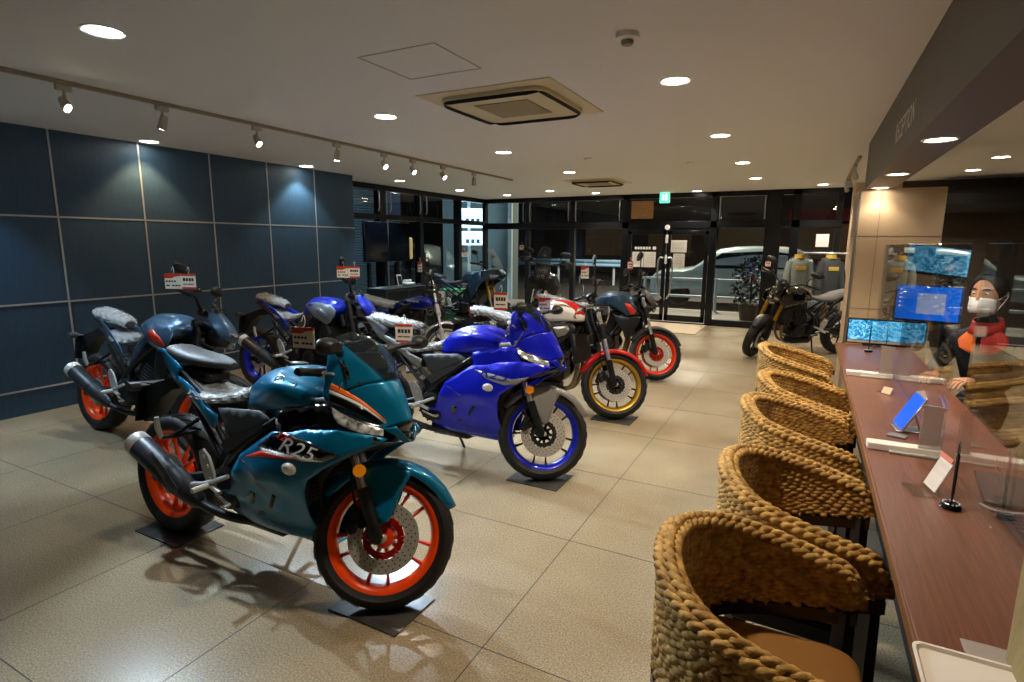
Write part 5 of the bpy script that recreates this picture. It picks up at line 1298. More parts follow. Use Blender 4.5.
MT_TANK = [(.66, .855, .05, .84, .065, .82, .06, .785), (.72, .935, .085, .912, .115, .865, .10, .80), (.84, .985, .115, .962, .165, .90, .12, .80), (.98, .995, .13, .970, .205, .905, .15, .80), (1.12, .985, .12, .962, .205, .905, .165, .82), (1.22, .955, .10, .938, .165, .895, .14, .84), (1.27, .92, .06, .91, .10, .89, .09, .87)]
MT_TANK = [(.66+(q[0]-.66)*.78,)+q[1:] for q in MT_TANK]
def mt_small(root, c1, c2, rim, carrier, accent, cover):
    T = naked(root, dict(rim=rim, carrier=carrier, fender=m_plastic, inverted=True, fork_m=m_engine, low_m=m_chrome, steer=36, bz=1.05, bx=1.16, mh=.15))
    tk = tank_loft(root, [(q[0], q[1]+.012, q[2]*.92, q[3]+.004)+q[4:] for q in MT_TANK], c1)
    sc_poly = [(.78, .915), (.90, .945), (1.02, .95), (1.13, .925), (1.19, .885), (1.20, .835), (1.16, .77), (1.09, .745), (1.02, .79), (.91, .855)]
    (a, b), f = wing(root, 'tank_scoop', sc_poly, [(.78, .915, .160), (.92, .90, .212), (1.02, .935, .195), (1.13, .92, .165), (1.19, .885, .175), (1.04, .86, .238), (1.19, .82, .205), (1.08, .75, .195), (.91, .945, .19)], c2)
    for s, o in ((-1, a), (1, b)): ob('decal', G().panel([(.99, .885), (1.03, .905), (1.10, .855), (1.165, .785), (1.12, .775), (1.05, .82)], f, .02, sides=(s,), push=.0015), accent, o, thick=.001)
    wing(root, 'side_cover', [(.70, .81), (.80, .83), (.90, .82), (.80, .72), (.66, .59), (.62, .60), (.66, .72)], [(.7, .81, .12), (.9, .82, .15), (.65, .6, .165), (.78, .72, .165)], cover)
    wing(root, 'radiator_shroud', [(1.03, .76), (1.12, .74), (1.17, .66), (1.10, .50), (1.04, .46), (1.02, .60)], [(1.03, .76, .19), (1.17, .66, .20), (1.04, .46, .17), (1.1, .6, .21)], m_plastic)
    wing(root, 'belly_cover', [(.72, .30), (.98, .30), (1.06, .40), (1.0, .26), (.90, .215), (.72, .225)], [(.72, .3, .14), (1.05, .4, .12), (.9, .215, .08), (.72, .22, .09)], m_plastic)
    seat_loft(root, 'rider_seat', [(.24, .835, .08, .05), (.32, .805, .12, .055), (.46, .79, .125, .05), (.58, .81, .10, .05), (.68, .845, .06, .05)], m_seatv, True)
    seat_loft(root, 'passenger_seat', [(-.06, .975, .05, .03), (0, .985, .08, .045), (.12, .968, .095, .055), (.26, .935, .085, .05), (.36, .90, .03, .03)], m_seatv, True)
    wing(root, 'tail_panel', [(-.09, .955), (-.02, .945), (.12, .90), (.30, .845), (.50, .74), (.56, .66), (.52, .65), (.30, .77), (.10, .855), (-.05, .905)], [(-.09, .95, .05), (.12, .88, .09), (.5, .7, .15), (.3, .8, .12)], c1 if c1 is not m_blue else m_plastic)
    ob('tail_light', G().loft([[(-.12, -.03, .945), (-.12, .03, .945), (-.12, .03, .965), (-.12, -.03, .965)], [(-.07, -.055, .93), (-.07, .055, .93), (-.07, .05, .975), (-.07, -.05, .975)]], 2, 3), m_redlens, root)
    robot_lamp(root, T, c1, .915, 1.255, .9)
    return T
m_slate = paint('slate_blue_paint', '#3d5a73', .4, .32); m_darkgrey = paint('dark_grey_paint', '#33424d', .4, .35)
m_midblue = paint('mid_blue_paint', '#1c34b8', .35, .3); m_ltgrey = paint('pale_grey_paint', '#7c8794', .4, .35)
E_ = bike_root('dark slate naked motorcycle with orange wheels beside the panelled wall', (-5.06, 2.38)); mt_small(E_, m_slate, m_slate, m_orange, m_red_a, mat('red_decal', '#c0321e', .35), m_darkgrey)
price_tag(E_, (1.385, -.30, 1.245), 'red headed price tag of the dark slate motorcycle, left of its pair', R(24), .115, .10)
price_tag(E_, (1.475, -.255, 1.250), 'red banded price tag of the dark slate motorcycle, right of its pair', R(24), .10, .10, style=1)
F_ = bike_root('bright blue naked motorcycle with blue wheels, second out from the panelled wall corner', (-5.08, 3.93)); mt_small(F_, m_midblue, m_ltgrey, m_bluerim, m_black, mat('grey_decal', '#6a7280', .35), m_greyplastic)
price_tag(F_, (1.385, -.30, 1.240), 'red headed price tag of the bright blue naked motorcycle, left of its pair', R(24), .115, .10)
price_tag(F_, (1.475, -.255, 1.245), 'red banded price tag of the bright blue naked motorcycle, right of its pair', R(24), .10, .10, style=1)

# retro roadster: white and red tank, gold rims
m_cream_p = paint('cream_white_paint', '#d9d4c8', .1, .3); m_redp = paint('red_paint', '#b5160f', .2, .25); m_goldrim = mat('gold_rim', '#c79a35', .3, .6)
C_ = bike_root('retro motorcycle with white and red tank, red mudguard and gold wheels', (-2.83, 4.68))
T = naked(C_, dict(spoke=m_gloss, rim=m_goldrim, carrier=m_black, twin=True, fender=m_redp, fork_m=m_chrome, mg0=22, mg1=165, mgside=False, steer=33, bz=1.06, bw=.39, muf='short', under=True, mshape='round', low_m=m_engine))
RT = [(.56, .87, .05, .855, .07, .84, .06, .80), (.64, .955, .085, .935, .125, .89, .11, .82), (.78, 1.015, .115, .985, .175, .915, .15, .83), (.92, 1.01, .125, .98, .185, .915, .165, .835), (1.03, .965, .105, .94, .165, .895, .15, .84), (1.085, .905, .06, .895, .10, .875, .09, .85)]
tk = tank_loft(C_, RT, m_cream_p)
ob('red_band', G().patch([[(x, k*ys*f, z) for k, f, z in ((-1, 1.05, zs-.012), (-1, .62, zt+.001), (0, 0, zt+.005), (1, .62, zt+.001), (1, 1.05, zs-.012))] for x, zt, ys, zs in ((.60, .925, .06, .90), (.68, .982, .085, .96), (.78, 1.016, .10, .995), (.92, 1.012, .11, .99), (1.0, .982, .12, .955), (1.04, .962, .155, .905))], 4, 3), m_redp, tk, thick=.003)
ob('red_front', G().patch([[(1.035, k*.165, .90), (1.055, k*.12, .935), (1.065, 0, .95)] for k in (-1, 1)][:1]+[[(1.04, -.16, .862), (1.075, -.11, .88), (1.092, 0, .905)]], 3, 3).patch([[(1.035, .165, .90), (1.055, .12, .935), (1.065, 0, .95)], [(1.04, .16, .862), (1.075, .11, .88), (1.092, 0, .905)]], 3, 3), m_redp, tk, thick=.006, off=1)
tf = tps([(.56, .85, .072), (.64, .89, .130), (.78, .915, .180), (.92, .915, .190), (1.03, .895, .170), (.64, .93, .098), (.78, .98, .128), (.92, .975, .138), (1.02, .935, .118), (.66, .83, .118), (.8, .84, .158), (.92, .845, .172), (1.03, .85, .155)])
for s in (-1, 1):
    ob('pinstripe', G().tube([(x, s*(tf(x, z)+.004), z) for x, z in cat([(.70, .962), (.82, .985), (.94, .975), (1.02, .93), (1.05, .87)], 6)], .004, 6), m_gloss, tk)
    ob('pinstripe', G().tube([(x, s*(tf(x, z)+.004), z) for x, z in cat([(.84, .978), (.945, .966), (1.015, .924), (1.04, .868)], 6)], .003, 6), m_goldrim, tk)
    Tm = Matrix(((-s, 0, 0, .83), (0, -.15*s*-1*0, s, s*(tf(.83, .905)+.006)), (0, 1, 0, .905), (0, 0, 0, 1)))
    text('lettering', 'YAMAHA', .042, Tm @ Matrix.Rotation(R(0), 4, 'Z'), m_ink, tk, sx=1.1)
    emblem(tk, None, .026, Matrix(((-s, 0, 0, .71), (0, 0, s, s*(tf(.71, .90)+.004)), (0, 1, 0, .90), (0, 0, 0, 1))), m_redp)
wing(C_, 'side_panel', [(.72, .79), (.86, .815), (1.02, .825), (1.06, .78), (1.02, .72), (.90, .62), (.80, .66)], [(.72, .79, .14), (1.04, .82, .16), (.9, .62, .17), (.95, .74, .185)], m_plastic)
wing(C_, 'side_plate', [(.84, .775), (.98, .80), (1.01, .765), (.97, .715), (.90, .69)], [(.84, .775, .182), (1.0, .80, .185), (.9, .69, .188), (.95, .75, .192)], mat('brushed_plate', '#a39c8e', .35, .7))
seat_loft(C_, 'rider_seat', [(-.10, .90, .07, .05), (.0, .905, .11, .07), (.18, .885, .125, .07), (.32, .845, .13, .07), (.46, .835, .115, .06), (.57, .86, .07, .06)], m_seatv, True)
ob('tail_light', G().lathe([(.04, -.03), (.042, 0), (.03, .01), (0, .012)], 20, 'x', T=Matrix.Translation((-.14, 0, .86)) @ Matrix.Rotation(PI, 4, 'Z')), m_redlens, C_)
round_lamp(C_, T, (1.255, 0, .93), .075, m_engine)
ob('meter', G().lathe([(.05, 0), (.055, .01), (.055, .04), (.04, .055), (0, .055)], 24, 'z', T=T @ Matrix.Translation((1.13, 0, 1.06)) @ Matrix.Rotation(R(-35), 4, 'Y')), m_engine, C_)
price_tag(C_, (1.08, -.10, 1.28), 'price tag with red top tied to the handlebar of the white and red tank motorcycle', R(15), .07, .11)
floor_mat(-1.42, 4.70, 'slate square under the gold front wheel')

# dark blue-grey twin with orange wheels at the end of the front row
m_steelblue = paint('steel_blue_paint', '#2c4050', .45, .3); m_redrim = paint('red_orange_rim', '#e63a1c', 0, .3)
D_ = bike_root('steel blue naked motorcycle with red orange wheels at the far end of the front row', (-2.85, 6.28))
T = naked(D_, dict(spoke=m_redspoke, rim=m_redrim, carrier=m_red_a, twin=True, fender=m_greyplastic, fork_m=m_chrome, mg0=25, mg1=155, mgside=False, steer=32, bz=1.06, bw=.39, muf='short'))
tank_loft(D_, MT_TANK, m_steelblue)
(a, b), f = wing(D_, 'tank_scoop', [(.76, .90), (.88, .95), (1.02, .955), (1.12, .91), (1.20, .80), (1.19, .735), (1.10, .72), (.98, .78), (.84, .83)], [(.76, .9, .15), (.9, .93, .205), (1.1, .92, .20), (1.2, .76, .20), (1.0, .86, .235), (1.1, .8, .235), (.84, .84, .17)], m_steelblue)
for s, o in ((-1, a), (1, b)): ob('decal', G().panel([(1.06, .855), (1.12, .85), (1.185, .775), (1.18, .742), (1.13, .735)], f, .02, sides=(s,), push=.002), m_stripe_red, o, thick=.001)
wing(D_, 'radiator_shroud', [(.92, .72), (1.10, .70), (1.25, .715), (1.22, .62), (1.13, .50), (1.06, .52), (.96, .64)], [(.92, .72, .17), (1.25, .71, .20), (1.1, .5, .17), (1.1, .62, .215)], m_plastic)
seat_loft(D_, 'rider_seat', [(-.10, .90, .06, .05), (.0, .905, .10, .06), (.2, .87, .12, .07), (.36, .825, .125, .06), (.52, .825, .10, .05), (.64, .86, .06, .05)], m_seatv, True)
ob('tail_light', G().box((-.13, 0, .86), (.05, .12, .035), .012), m_redlens, D_)
robot_lamp(D_, T, m_greyplastic, .90, 1.19, .9)
price_tag(D_, (1.06, -.12, 1.29), 'price tag tied to the handlebar of the steel blue motorcycle', R(15), .06, .09, style=1)

# classic single: blue tank, round chrome parts
m_deepblue = paint('deep_blue_paint', '#15207a', .3, .2)
G_ = bike_root('classic motorcycle with a long deep blue tank, wrapped seat and chrome forks', (-5.15, 5.44))
T = naked(G_, dict(rim=m_chrome, spokes='wire', fender=m_chrome, fork_m=m_chrome, low_m=m_alu, mg0=35, mg1=170, mgside=False, steer=33, bz=1.02, bw=.36, muf='classic', mshape='round', mm=m_chrome, chrome=True, air=True, rad=False, nh=1, header_m=m_chrome, fw=.10, rw=.115, swing_m=m_engine, foot_m=m_engine, under=False, tailx=-.2, tailz=.72))
CT_ = [(.64, .765, .05, .755, .085, .74, .08, .705), (.74, .83, .08, .81, .115, .78, .10, .71), (.90, .885, .10, .862, .135, .815, .115, .715), (1.05, .905, .105, .88, .14, .825, .12, .73), (1.15, .885, .095, .862, .13, .82, .11, .75), (1.205, .835, .05, .825, .08, .81, .07, .78)]
tk = tank_loft(G_, CT_, m_deepblue)
for s in (-1, 1):
    text('lettering', 'YAMAHA', .04, Matrix(((-s, 0, 0, .98), (0, 0, s, s*.146), (0, 1, 0, .825), (0, 0, 0, 1))), m_white_p, tk, sx=1.1)
wing(G_, 'side_cover', [(.34, .70), (.60, .70), (.62, .58), (.52, .53), (.38, .57)], [(.34, .7, .12), (.6, .7, .13), (.5, .55, .14)], m_deepblue)
seat_loft(G_, 'rider_seat', [(-.16, .86, .08, .07), (-.08, .875, .12, .09), (.1, .86, .13, .10), (.30, .835, .13, .09), (.5, .80, .12, .08), (.66, .79, .09, .07)], m_seatv, True)
rows = []
for t in np.linspace(40, 178, 9):
    k = .345; rows.append([(k*math.cos(R(t))*1.0+.0, yy, .31+(k+h)*math.sin(R(t))) for yy, h in ((-.07, -.03), (-.06, 0), (0, .012), (.06, 0), (.07, -.03))])
ob('rear_mudguard', G().patch(rows, 3, 3), m_chrome, G_, thick=.003)
ob('tail_light', G().box((-.37, 0, .62), (.07, .09, .09), .02), m_redlens, G_)
round_lamp(G_, T, (1.265, 0, .90), .085, m_chrome)
for s in (-1, 1):
    ob('meter', G().lathe([(.035, 0), (.04, .008), (.04, .05), (.03, .06), (0, .06)], 20, 'z', T=T @ Matrix.Translation((1.13, s*.055, 1.02)) @ Matrix.Rotation(R(-35), 4, 'Y')), m_chrome, G_)
    ob('twin_shock', G().tube([(.02, s*.15, .33), (.14, s*.14, .70)], .012, 10).tube([(.05+.07*t+.024*math.cos(t*44), s*.146+.024*math.sin(t*44), .40+.24*t) for t in np.linspace(0, 1, 80)], .005, 6), m_chrome, G_)
price_tag(G_, (1.16, -.28, 1.23), 'long white price tag standing over the headlight of the classic blue motorcycle', R(20), .055, .12)

# sport tourer far back with tall screen
H_ = bike_root('grey sport touring motorcycle with a tall windscreen before the side windows', (-6.12, 8.45))
T = naked(H_, dict(rim=m_black, carrier=m_black, twin=True, fender=m_plastic, inverted=True, fork_m=m_goldfork, low_m=m_chrome, steer=0, bz=1.08, bw=.40))
tank_loft(H_, [(a, b+.05, c, d+.05, e, f_+.05, g_, h_+.03) for a, b, c, d, e, f_, g_, h_ in MT_TANK], m_darkgrey)
wing(H_, 'side_fairing', [(.86, .90), (1.0, 1.0), (1.2, 1.06), (1.38, 1.08), (1.46, 1.0), (1.40, .92), (1.22, .86), (1.12, .78), (1.02, .62), (.94, .56), (.90, .70)], [(.86, .9, .19), (1.2, 1.05, .20), (1.4, 1.08, .10), (1.46, 1.0, .09), (1.2, .9, .25), (1.0, .62, .2), (1.0, .8, .24)], m_steelblue)
wing(H_, 'headlight', [(1.30, .98), (1.44, .985), (1.42, .945), (1.32, .93)], [(1.30, .98, .195), (1.44, .985, .115), (1.42, .945, .125), (1.32, .93, .20)], m_lampg)
ob('nose_cowl', G().patch([[(1.38, -.13, 1.08), (1.42, 0, 1.10), (1.38, .13, 1.08)], [(1.47, -.10, 1.0), (1.51, 0, 1.0), (1.47, .10, 1.0)], [(1.41, -.13, .91), (1.45, 0, .90), (1.41, .13, .91)]], 4, 4), m_steelblue, H_, thick=.005)
ob('windscreen', G().patch([[(1.40, -.14, 1.09), (1.44, 0, 1.11), (1.40, .14, 1.09)], [(1.30, -.17, 1.25), (1.35, 0, 1.28), (1.30, .17, 1.25)], [(1.18, -.15, 1.42), (1.22, 0, 1.45), (1.18, .15, 1.42)]], 4, 5), m_clearscreen, H_, thick=.004)
seat_loft(H_, 'rider_seat', [(.18, .90, .09, .05), (.28, .86, .13, .06), (.42, .845, .13, .06), (.56, .86, .10, .06), (.66, .89, .06, .05)], m_seatv)
seat_loft(H_, 'passenger_seat', [(-.16, .985, .08, .05), (-.06, .99, .11, .06), (.10, .97, .12, .06), (.22, .935, .10, .06)], m_seatv)
for s in (-1, 1): ob('grab_rail', G().tube(cat([(.12, s*.14, .93), (-.05, s*.15, .97), (-.20, s*.11, .99), (-.20, s*.05, .97)], 4), .014, 8), m_engine, H_)
wing(H_, 'tail_panel', [(-.18, .93), (.05, .92), (.30, .86), (.5, .76), (.52, .70), (.3, .78), (.0, .87)], [(-.18, .93, .08), (.5, .72, .15), (.1, .9, .12)], m_steelblue)
price_tag(H_, (.90, -.40, 1.31), 'white and red price tag at the mirror of the grey touring motorcycle', R(20), .10, .10)

# adventure bike facing the camera
I_ = bike_root('tall black and blue adventure motorcycle facing the camera near the back windows', (-4.28, 9.55), R(-75), -R(7))
T = naked(I_, dict(rim=m_black, spokes='wire', fender=m_plastic, inverted=True, fork_m=mat('pale_fork', '#c9cdb0', .35, .3), low_m=m_chrome, steer=0, bz=1.16, bw=.41, mh=.16, rad=True, muf='long'))
tank_loft(I_, [(a, b+.10, c, d+.10, e, f_+.08, g_, h_+.05) for a, b, c, d, e, f_, g_, h_ in MT_TANK], m_gloss)
wing(I_, 'side_shroud', [(.80, .98), (1.0, 1.06), (1.18, 1.05), (1.26, .98), (1.20, .84), (1.08, .76), (.92, .82)], [(.8, .98, .17), (1.1, 1.05, .2), (1.25, .97, .20), (1.1, .8, .24), (1.0, .92, .27)], m_plastic)
ob('blue_panel', G().panel([(.72, .86), (.90, 1.0), (1.05, 1.06), (1.02, .95), (.90, .84)], lambda x, z: .215, .04, sides=(-1,)), m_blue, I_, thick=.008)
ob('radiator_guard', G().loft([[(1.12, -.20, .62), (1.12, .20, .62), (1.04, .20, .62), (1.04, -.20, .62)], [(1.24, -.23, .84), (1.24, .23, .84), (1.02, .23, .84), (1.02, -.23, .84)], [(1.26, -.15, 1.0), (1.26, .15, 1.0), (1.06, .17, 1.0), (1.06, -.17, 1.0)]], 4, 3), m_plastic, I_)
ob('front_tower', G().loft([[(1.30, -.09, .92), (1.30, .09, .92), (1.24, .09, .92), (1.24, -.09, .92)], [(1.36, -.10, 1.05), (1.36, .10, 1.05), (1.22, .11, 1.05), (1.22, -.11, 1.05)], [(1.30, -.10, 1.22), (1.30, .10, 1.22), (1.18, .10, 1.22), (1.18, -.10, 1.22)]], 4, 3), m_plastic, I_)
for y, z in ((-.035, 1.02), (.035, 1.02), (-.035, 1.10), (.035, 1.10)): ob('headlight', G().lathe([(.028, 0), (.03, .015), (.02, .026), (0, .03)], 18, 'x', (1.355, y, z)), m_lampd, I_)
ob('windscreen', G().patch([[(1.34, -.11, 1.16), (1.38, 0, 1.17), (1.34, .11, 1.16)], [(1.28, -.12, 1.32), (1.32, 0, 1.34), (1.28, .12, 1.32)], [(1.20, -.08, 1.47), (1.23, 0, 1.50), (1.20, .08, 1.47)]], 4, 5), m_screen, I_, thick=.004)
seat_loft(I_, 'rider_seat', [(-.10, .95, .07, .05), (.1, .94, .11, .06), (.3, .90, .125, .06), (.5, .88, .10, .05), (.66, .93, .06, .05)], m_seatv)
for s in (-1, 1): ob('hand_guard', G().patch([[(1.05, s*.26, 1.30), (1.10, s*.36, 1.30), (1.02, s*.45, 1.27)], [(1.08, s*.26, 1.20), (1.12, s*.36, 1.19), (1.04, s*.45, 1.20)]], 3, 4), m_plastic, I_, thick=.006)
ob('high_mudguard', G().patch([[(1.20, -.06, .80), (1.20, 0, .82), (1.20, .06, .80)], [(1.45, -.06, .78), (1.46, 0, .80), (1.45, .06, .78)], [(1.66, -.025, .70), (1.68, 0, .71), (1.66, .025, .70)]], 3, 4), m_plastic, I_, thick=.005)
price_tag(I_, (1.02, -.44, 1.42), 'price tag at the left mirror of the adventure motorcycle', R(5), .075, .09, style=1)

# black roadster with gold forks at the right
J_ = bike_root('black naked motorcycle with gold forks standing at the right before the stone pillar', (.47, 9.27), PI+R(41), -R(7))
T = naked(J_, dict(rim=m_black, carrier=m_black, twin=True, fender=m_plastic, inverted=True, fork_m=m_goldfork, low_m=m_engine, steer=30, bz=1.03, bw=.40, muf='short', shock_m=m_goldfork, cal_m=m_engine, mh=.16))
tank_loft(J_, MT_TANK, m_gloss)
wing(J_, 'tank_scoop', [(.78, .90), (.92, .94), (1.08, .94), (1.22, .90), (1.26, .80), (1.18, .74), (1.04, .78), (.88, .84)], [(.78, .9, .15), (.92, .93, .205), (1.2, .9, .19), (1.2, .76, .20), (1.05, .85, .24)], m_gloss)
wing(J_, 'radiator_shroud', [(1.02, .74), (1.16, .72), (1.18, .60), (1.12, .48), (1.04, .48)], [(1.02, .74, .19), (1.18, .6, .2), (1.04, .48, .18)], m_plastic)
seat_loft(J_, 'rider_seat', [(-.10, .93, .06, .05), (.0, .935, .10, .06), (.2, .90, .125, .07), (.36, .845, .13, .06), (.52, .835, .10, .05), (.66, .86, .06, .05)], mat('grey_seat', '#4b4744', .6, bump=(160, .15)))
robot_lamp(J_, T, m_gloss, .90, 1.19, .85)
price_tag(J_, (1.10, -.37, 1.235), 'small white price tag at the mirror of the black motorcycle with gold forks', R(0), .07, .08, style=1)
# ================================================================== SHOWROOM PROPS
m_silverp = mat('brushed_bar', '#b5b6b8', .3, .9)
t = thing('clothes_rail', 'silver clothes rail with jackets behind the black motorcycle', 'clothes rail', (.22, 9.85, 0))
ob('top_bar', G().cyl((-.30, 0, 1.42), (.34, 0, 1.42), .014, 12), m_silverp, t)
for x in (-.28, .32): ob('upright', G().cyl((x, 0, .03), (x, 0, 1.42), .014, 12), m_silverp, t)
for x in (-.28, .32): ob('foot', G().tube([(x, -.2, .02), (x, .2, .02)], .016, 10), m_silverp, t)
def jacket(x, col, col2, label, rz=0):
    j = thing('riding_jacket', label, 'jacket', (x, 9.85, 1.39), (0, 0, rz), 'jackets on the clothes rail')
    m = mat('cloth_'+col[1:], col, .8, bump=(40, .4)); m2 = mat('cloth_'+col2[1:], col2, .7)
    rings = []
    for z, w, d in ((-.70, .21, .10), (-.5, .20, .10), (-.3, .215, .11), (-.15, .22, .10), (-.08, .19, .07), (-.03, .08, .05)):
        w *= .72; rings.append([(w*math.cos(a), d*math.sin(a)*(1+.08*math.sin(5*a)), z) for a in np.linspace(0, 2*PI, 14)[:-1]])
    b = ob('body', G().loft(rings, 4, 2), m, j)
    for s in (-1, 1): ob('sleeve', G().tube(cat([(s*.12, 0, -.11), (s*.165, -.02, -.30), (s*.175, -.05, -.50), (s*.17, -.07, -.66)], 4), [.062, .056, .05, .042], 14), m, j)
    ob('collar', G().lathe([(.075, -.05), (.07, .01), (.06, .01), (.065, -.05)], 20, 'z', closed=True), m2, j)
    ob('hanger', G().tube(cat([(-.14, 0, -.06), (0, 0, -.005), (.14, 0, -.06)], 4), .006, 6).tube(cat([(0, 0, -.005), (0, 0, .02), (.015, 0, .045), (0, 0, .055), (-.015, 0, .045)], 4), .003, 6), m_silverp, j)
    ob('chest_panel', G().box((0, -.105, -.2), (.15, .012, .06), .005), m2, j)
jacket(-.13, '#7d8783', '#c9a13a', 'grey riding jacket with yellow collar, nearest the glass on the clothes rail', R(20)); jacket(.30, '#33373b', '#b8a14a', 'dark riding jacket hanging at the right on the clothes rail', R(25))
# poster stand
t = thing('poster_stand', 'white headed poster stand in front of the right end window', 'poster stand', (-.12, 10.75, 0))
ob('board', G().box((0, 0, 1.0), (.36, .03, .60), .006), mat('poster_tan', '#a89a84', .6, noise=(12, '#5d6a70', .25)), t)
ob('header', G().box((0, -.018, 1.23), (.34, .008, .14), .002), m_white, t)
for x in (-.15, .15): ob('leg', G().cyl((x, .02, 0), (x, .02, .75), .014, 10), m_dark, t)
ob('foot', G().box((0, 0, .01), (.4, .3, .02), .005), m_dark, t)
s = tag(ob('window_notice', G().box((.18, 11.285, 1.62), (.20, .004, .22), .001), m_white), 'pale square notice on the window above the clothes rail', 'notice')
# notices on the door
for x, z, w, h, lb in ((-3.04, 1.235, .23, .30, 'left of the two notices on the left glass door leaf'), (-2.80, 1.235, .23, .30, 'right of the two notices on the left glass door leaf'), (-2.265, 1.50, .33, .23, 'upper wide notice on the right glass door leaf'), (-2.235, 1.22, .22, .28, 'lower notice on the right glass door leaf')):
    n = thing('door_notice', 'white paper, the '+lb, 'notice', (x, YB-.062, z), group='notices on the doors')
    ob('paper', G().box((0, 0, 0), (w, .004, h), .0005), mat('notice_white', '#d9d5cc', .7), n)
    g = G()
    for k in range(7): g.box((0, -.0026, h*.36-k*h*.11), (w*.7, .001, h*.02))
    ob('print', g, mat('notice_ink', '#a39f98', .7), n)
n = thing('door_lettering', 'row of white characters with a round mark above the notices on the left door leaf', 'lettering', (-2.87, YB-.06, 1.46)); g = G()
for k in range(6): g.box((-.22+.055*k, 0, 0), (.042, .003, .045)).box((-.22+.055*k, -.001, .0), (.02, .003, .052))
ob('character', g, m_white, n); ob('mark', G().lathe([(0, -.002), (.035, -.002), (.035, .002), (0, .002)], 24, 'y', (.15, 0, 0)), m_white, n)
t = thing('door_sensor_label', 'small round and oblong white labels on the door centre post', 'label', (-2.48, YB-.085, 1.86)); ob('round', G().lathe([(0, -.003), (.05, -.003), (.05, .003), (0, .003)], 24, 'y'), m_white, t); ob('strip', G().box((.0, 0, -.22), (.05, .004, .16), .001).box((0, 0, -.62), (.045, .004, .16), .001), m_white, t)
t = tag(ob('door_mat', G().box((-2.48, 10.55, .006), (1.7, 1.25, .012), .004), mat('mat_sand', '#a5947a', .9, bump=(200, .3))), 'large sand coloured mat on the floor inside the glass doors', 'door mat')
# screens on a stand before the side windows
t = thing('display_stand', 'dark display stand with two tall black legs before the side windows', 'display stand', (-6.45, 7.6, 0))
for y in (-.40, .0, .3): ob('leg', G().box((0, y, .6), (.05, .06, 1.2), .004), m_black, t)
ob('base', G().box((.05, 0, .02), (.34, 1.1, .04), .008), m_black, t)
for y, lb in ((7.28, 'left of the two black screens on the stand before the side windows'), (7.86, 'right of the two black screens on the stand before the side windows')):
    d = thing('wall_screen', lb, 'screen', (-6.38, y, 1.545), group='black screens on the stand')
    ob('bezel', G().box((.02, 0, 0), (.05, .575, .66), .005), m_black, d); ob('display', G().box((.046, 0, 0), (.004, .555, .64)), mat('screen_dark', '#04070c', .12), d)
t = thing('side_cabinet', 'low dark cabinet standing before the side windows', 'cabinet', (-5.98, 7.35, 0))
ob('body', G().box((0, 0, .42), (.40, 1.06, .80), .01), mat('cabinet_dark', '#1c2225', .5), t)
for y in (-.26, .26): d = ob('door', G().box((.204, y, .42), (.012, .50, .72), .004), mat('cabinet_dark', '#1c2225', .5), t); ob('handle', G().box((.215, y*.2, .5), (.012, .012, .12), .003), m_silverp, d)
t = thing('desk_phone', 'white desk telephone on the low dark cabinet', 'telephone', (-5.98, 7.62, .82)); ob('base', G().box((0, 0, .03), (.18, .2, .05), .015), m_white, t); ob('handset', G().tube([(-.02, -.09, .07), (0, -.08, .085), (0, .08, .085), (-.02, .09, .07)], .018, 10), m_white, t)
t = thing('photo_stand', 'small white framed card standing on the low dark cabinet', 'frame', (-5.98, 7.40, .82)); ob('frame', G().box((0, 0, .10), (.012, .12, .19), .003, rot=('Y', R(-12))), m_white, t); ob('picture', G().box((.009, 0, .10), (.003, .09, .15), rot=('Y', R(-12))), m_black, t)
t = thing('blue_banner', 'narrow blue and white banner stand beside the end of the panelled wall', 'banner', (-6.5, 6.75, 0)); ob('banner', G().box((0, 0, .75), (.012, .22, 1.3), .002), mat('banner_blue', '#1f4fc0', .6), t); ob('strip', G().box((.008, -.02, .4), (.004, .14, .5)), m_white, t); ob('base', G().box((0, 0, .02), (.2, .26, .04), .006), m_silverp, t)
t = thing('green_box', 'green crate on the floor right of the low dark cabinet', 'box', (-6.3, 9.45, 0)); ob('crate', G().box((0, 0, .3), (.35, .4, .6), .02), mat('crate_green', '#1f6b4a', .5), t); ob('lid', G().box((0, 0, .615), (.37, .42, .03), .01), mat('crate_lid', '#2a7d58', .5), t)
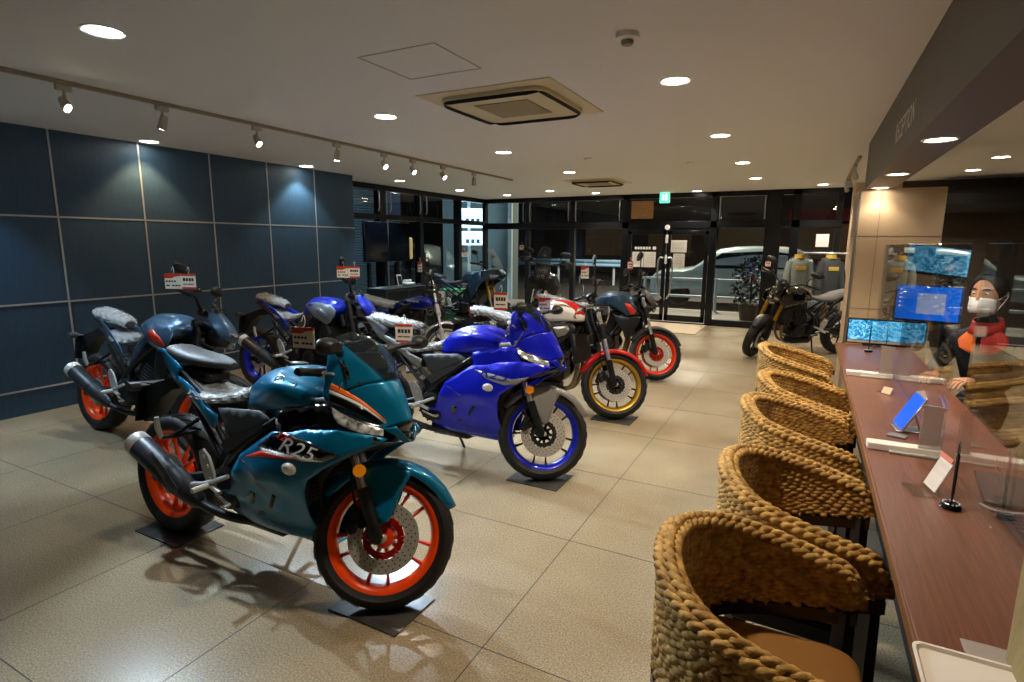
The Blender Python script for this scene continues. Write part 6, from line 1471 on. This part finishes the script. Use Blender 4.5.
# ceiling spots in the corner by the return wall
ob_ = tag(ob('corner_track', G().box((.40, 8.9, CEIL-.012), (.036, 3.0, .024), .003), m_track), 'short lighting track on the ceiling by the beige return wall', 'track')
for y, nm in ((8.0, 'nearest'), (9.0, 'middle'), (9.8, 'farthest')):
    t = thing('corner_spotlight', '%s of the three spotlights on the short track by the beige wall' % nm, 'spotlight', (.40, y, CEIL-.024), group='spotlights on the short track')
    c = Vector((0, 0, -.115)); d = Vector((.25, .55, -.8)).normalized()
    ob('arm', G().box((0, 0, -.015), (.034, .08, .03), .005).tube([(0, 0, -.02), (0, 0, -.09)], .009, 8), m_head, t)
    ob('lamp_head', G().tube([c-d*.05, c-d*.048, c-d*.01, c+d*.045, c+d*.05, c+d*.046], [.012, .024, .028, .032, .031, .027], 18), m_head, t)
    ob('lens', G().cyl(c+d*.0465, c+d*.049, .026, 16), lens('spot_lens_warm', '#ffe8c4', 30), t)
    lamp('corner_beam', 'SPOT', Vector((.40, y, CEIL-.024))+c+d*.07, 25, WARM, .03, d, 70)
# ================================================================== CAMERA
def camera():
    f, yaw, pitch, roll = 560.645, R(-27.6003), R(9.9104), R(.3993)
    fw = Vector((math.sin(yaw)*math.cos(pitch), math.cos(yaw)*math.cos(pitch), -math.sin(pitch)))
    r = Vector((math.cos(yaw), -math.sin(yaw), 0)); u = r.cross(fw)
    r2 = r*math.cos(roll)+u*math.sin(roll); u2 = -r*math.sin(roll)+u*math.cos(roll)
    c = bpy.data.cameras.new('camera'); c.sensor_width = 36; c.lens = f/1024*36; c.clip_start = .05
    o = bpy.data.objects.new('camera', c); COL.objects.link(o)
    o.matrix_world = Matrix(((r2.x, u2.x, -fw.x, 0), (r2.y, u2.y, -fw.y, 0), (r2.z, u2.z, -fw.z, 1.54), (0, 0, 0, 1)))
    sc.camera = o
camera()
vs = sc.view_settings; vs.view_transform = 'Standard'; vs.look = 'None'; vs.exposure = EXPO; vs.gamma = 1.0; vs.use_curve_mapping = False
sc.cycles.transparent_max_bounces = 32; sc.cycles.max_bounces = 8; sc.cycles.use_denoising = True
sc.cycles.sample_clamp_indirect = 6.0
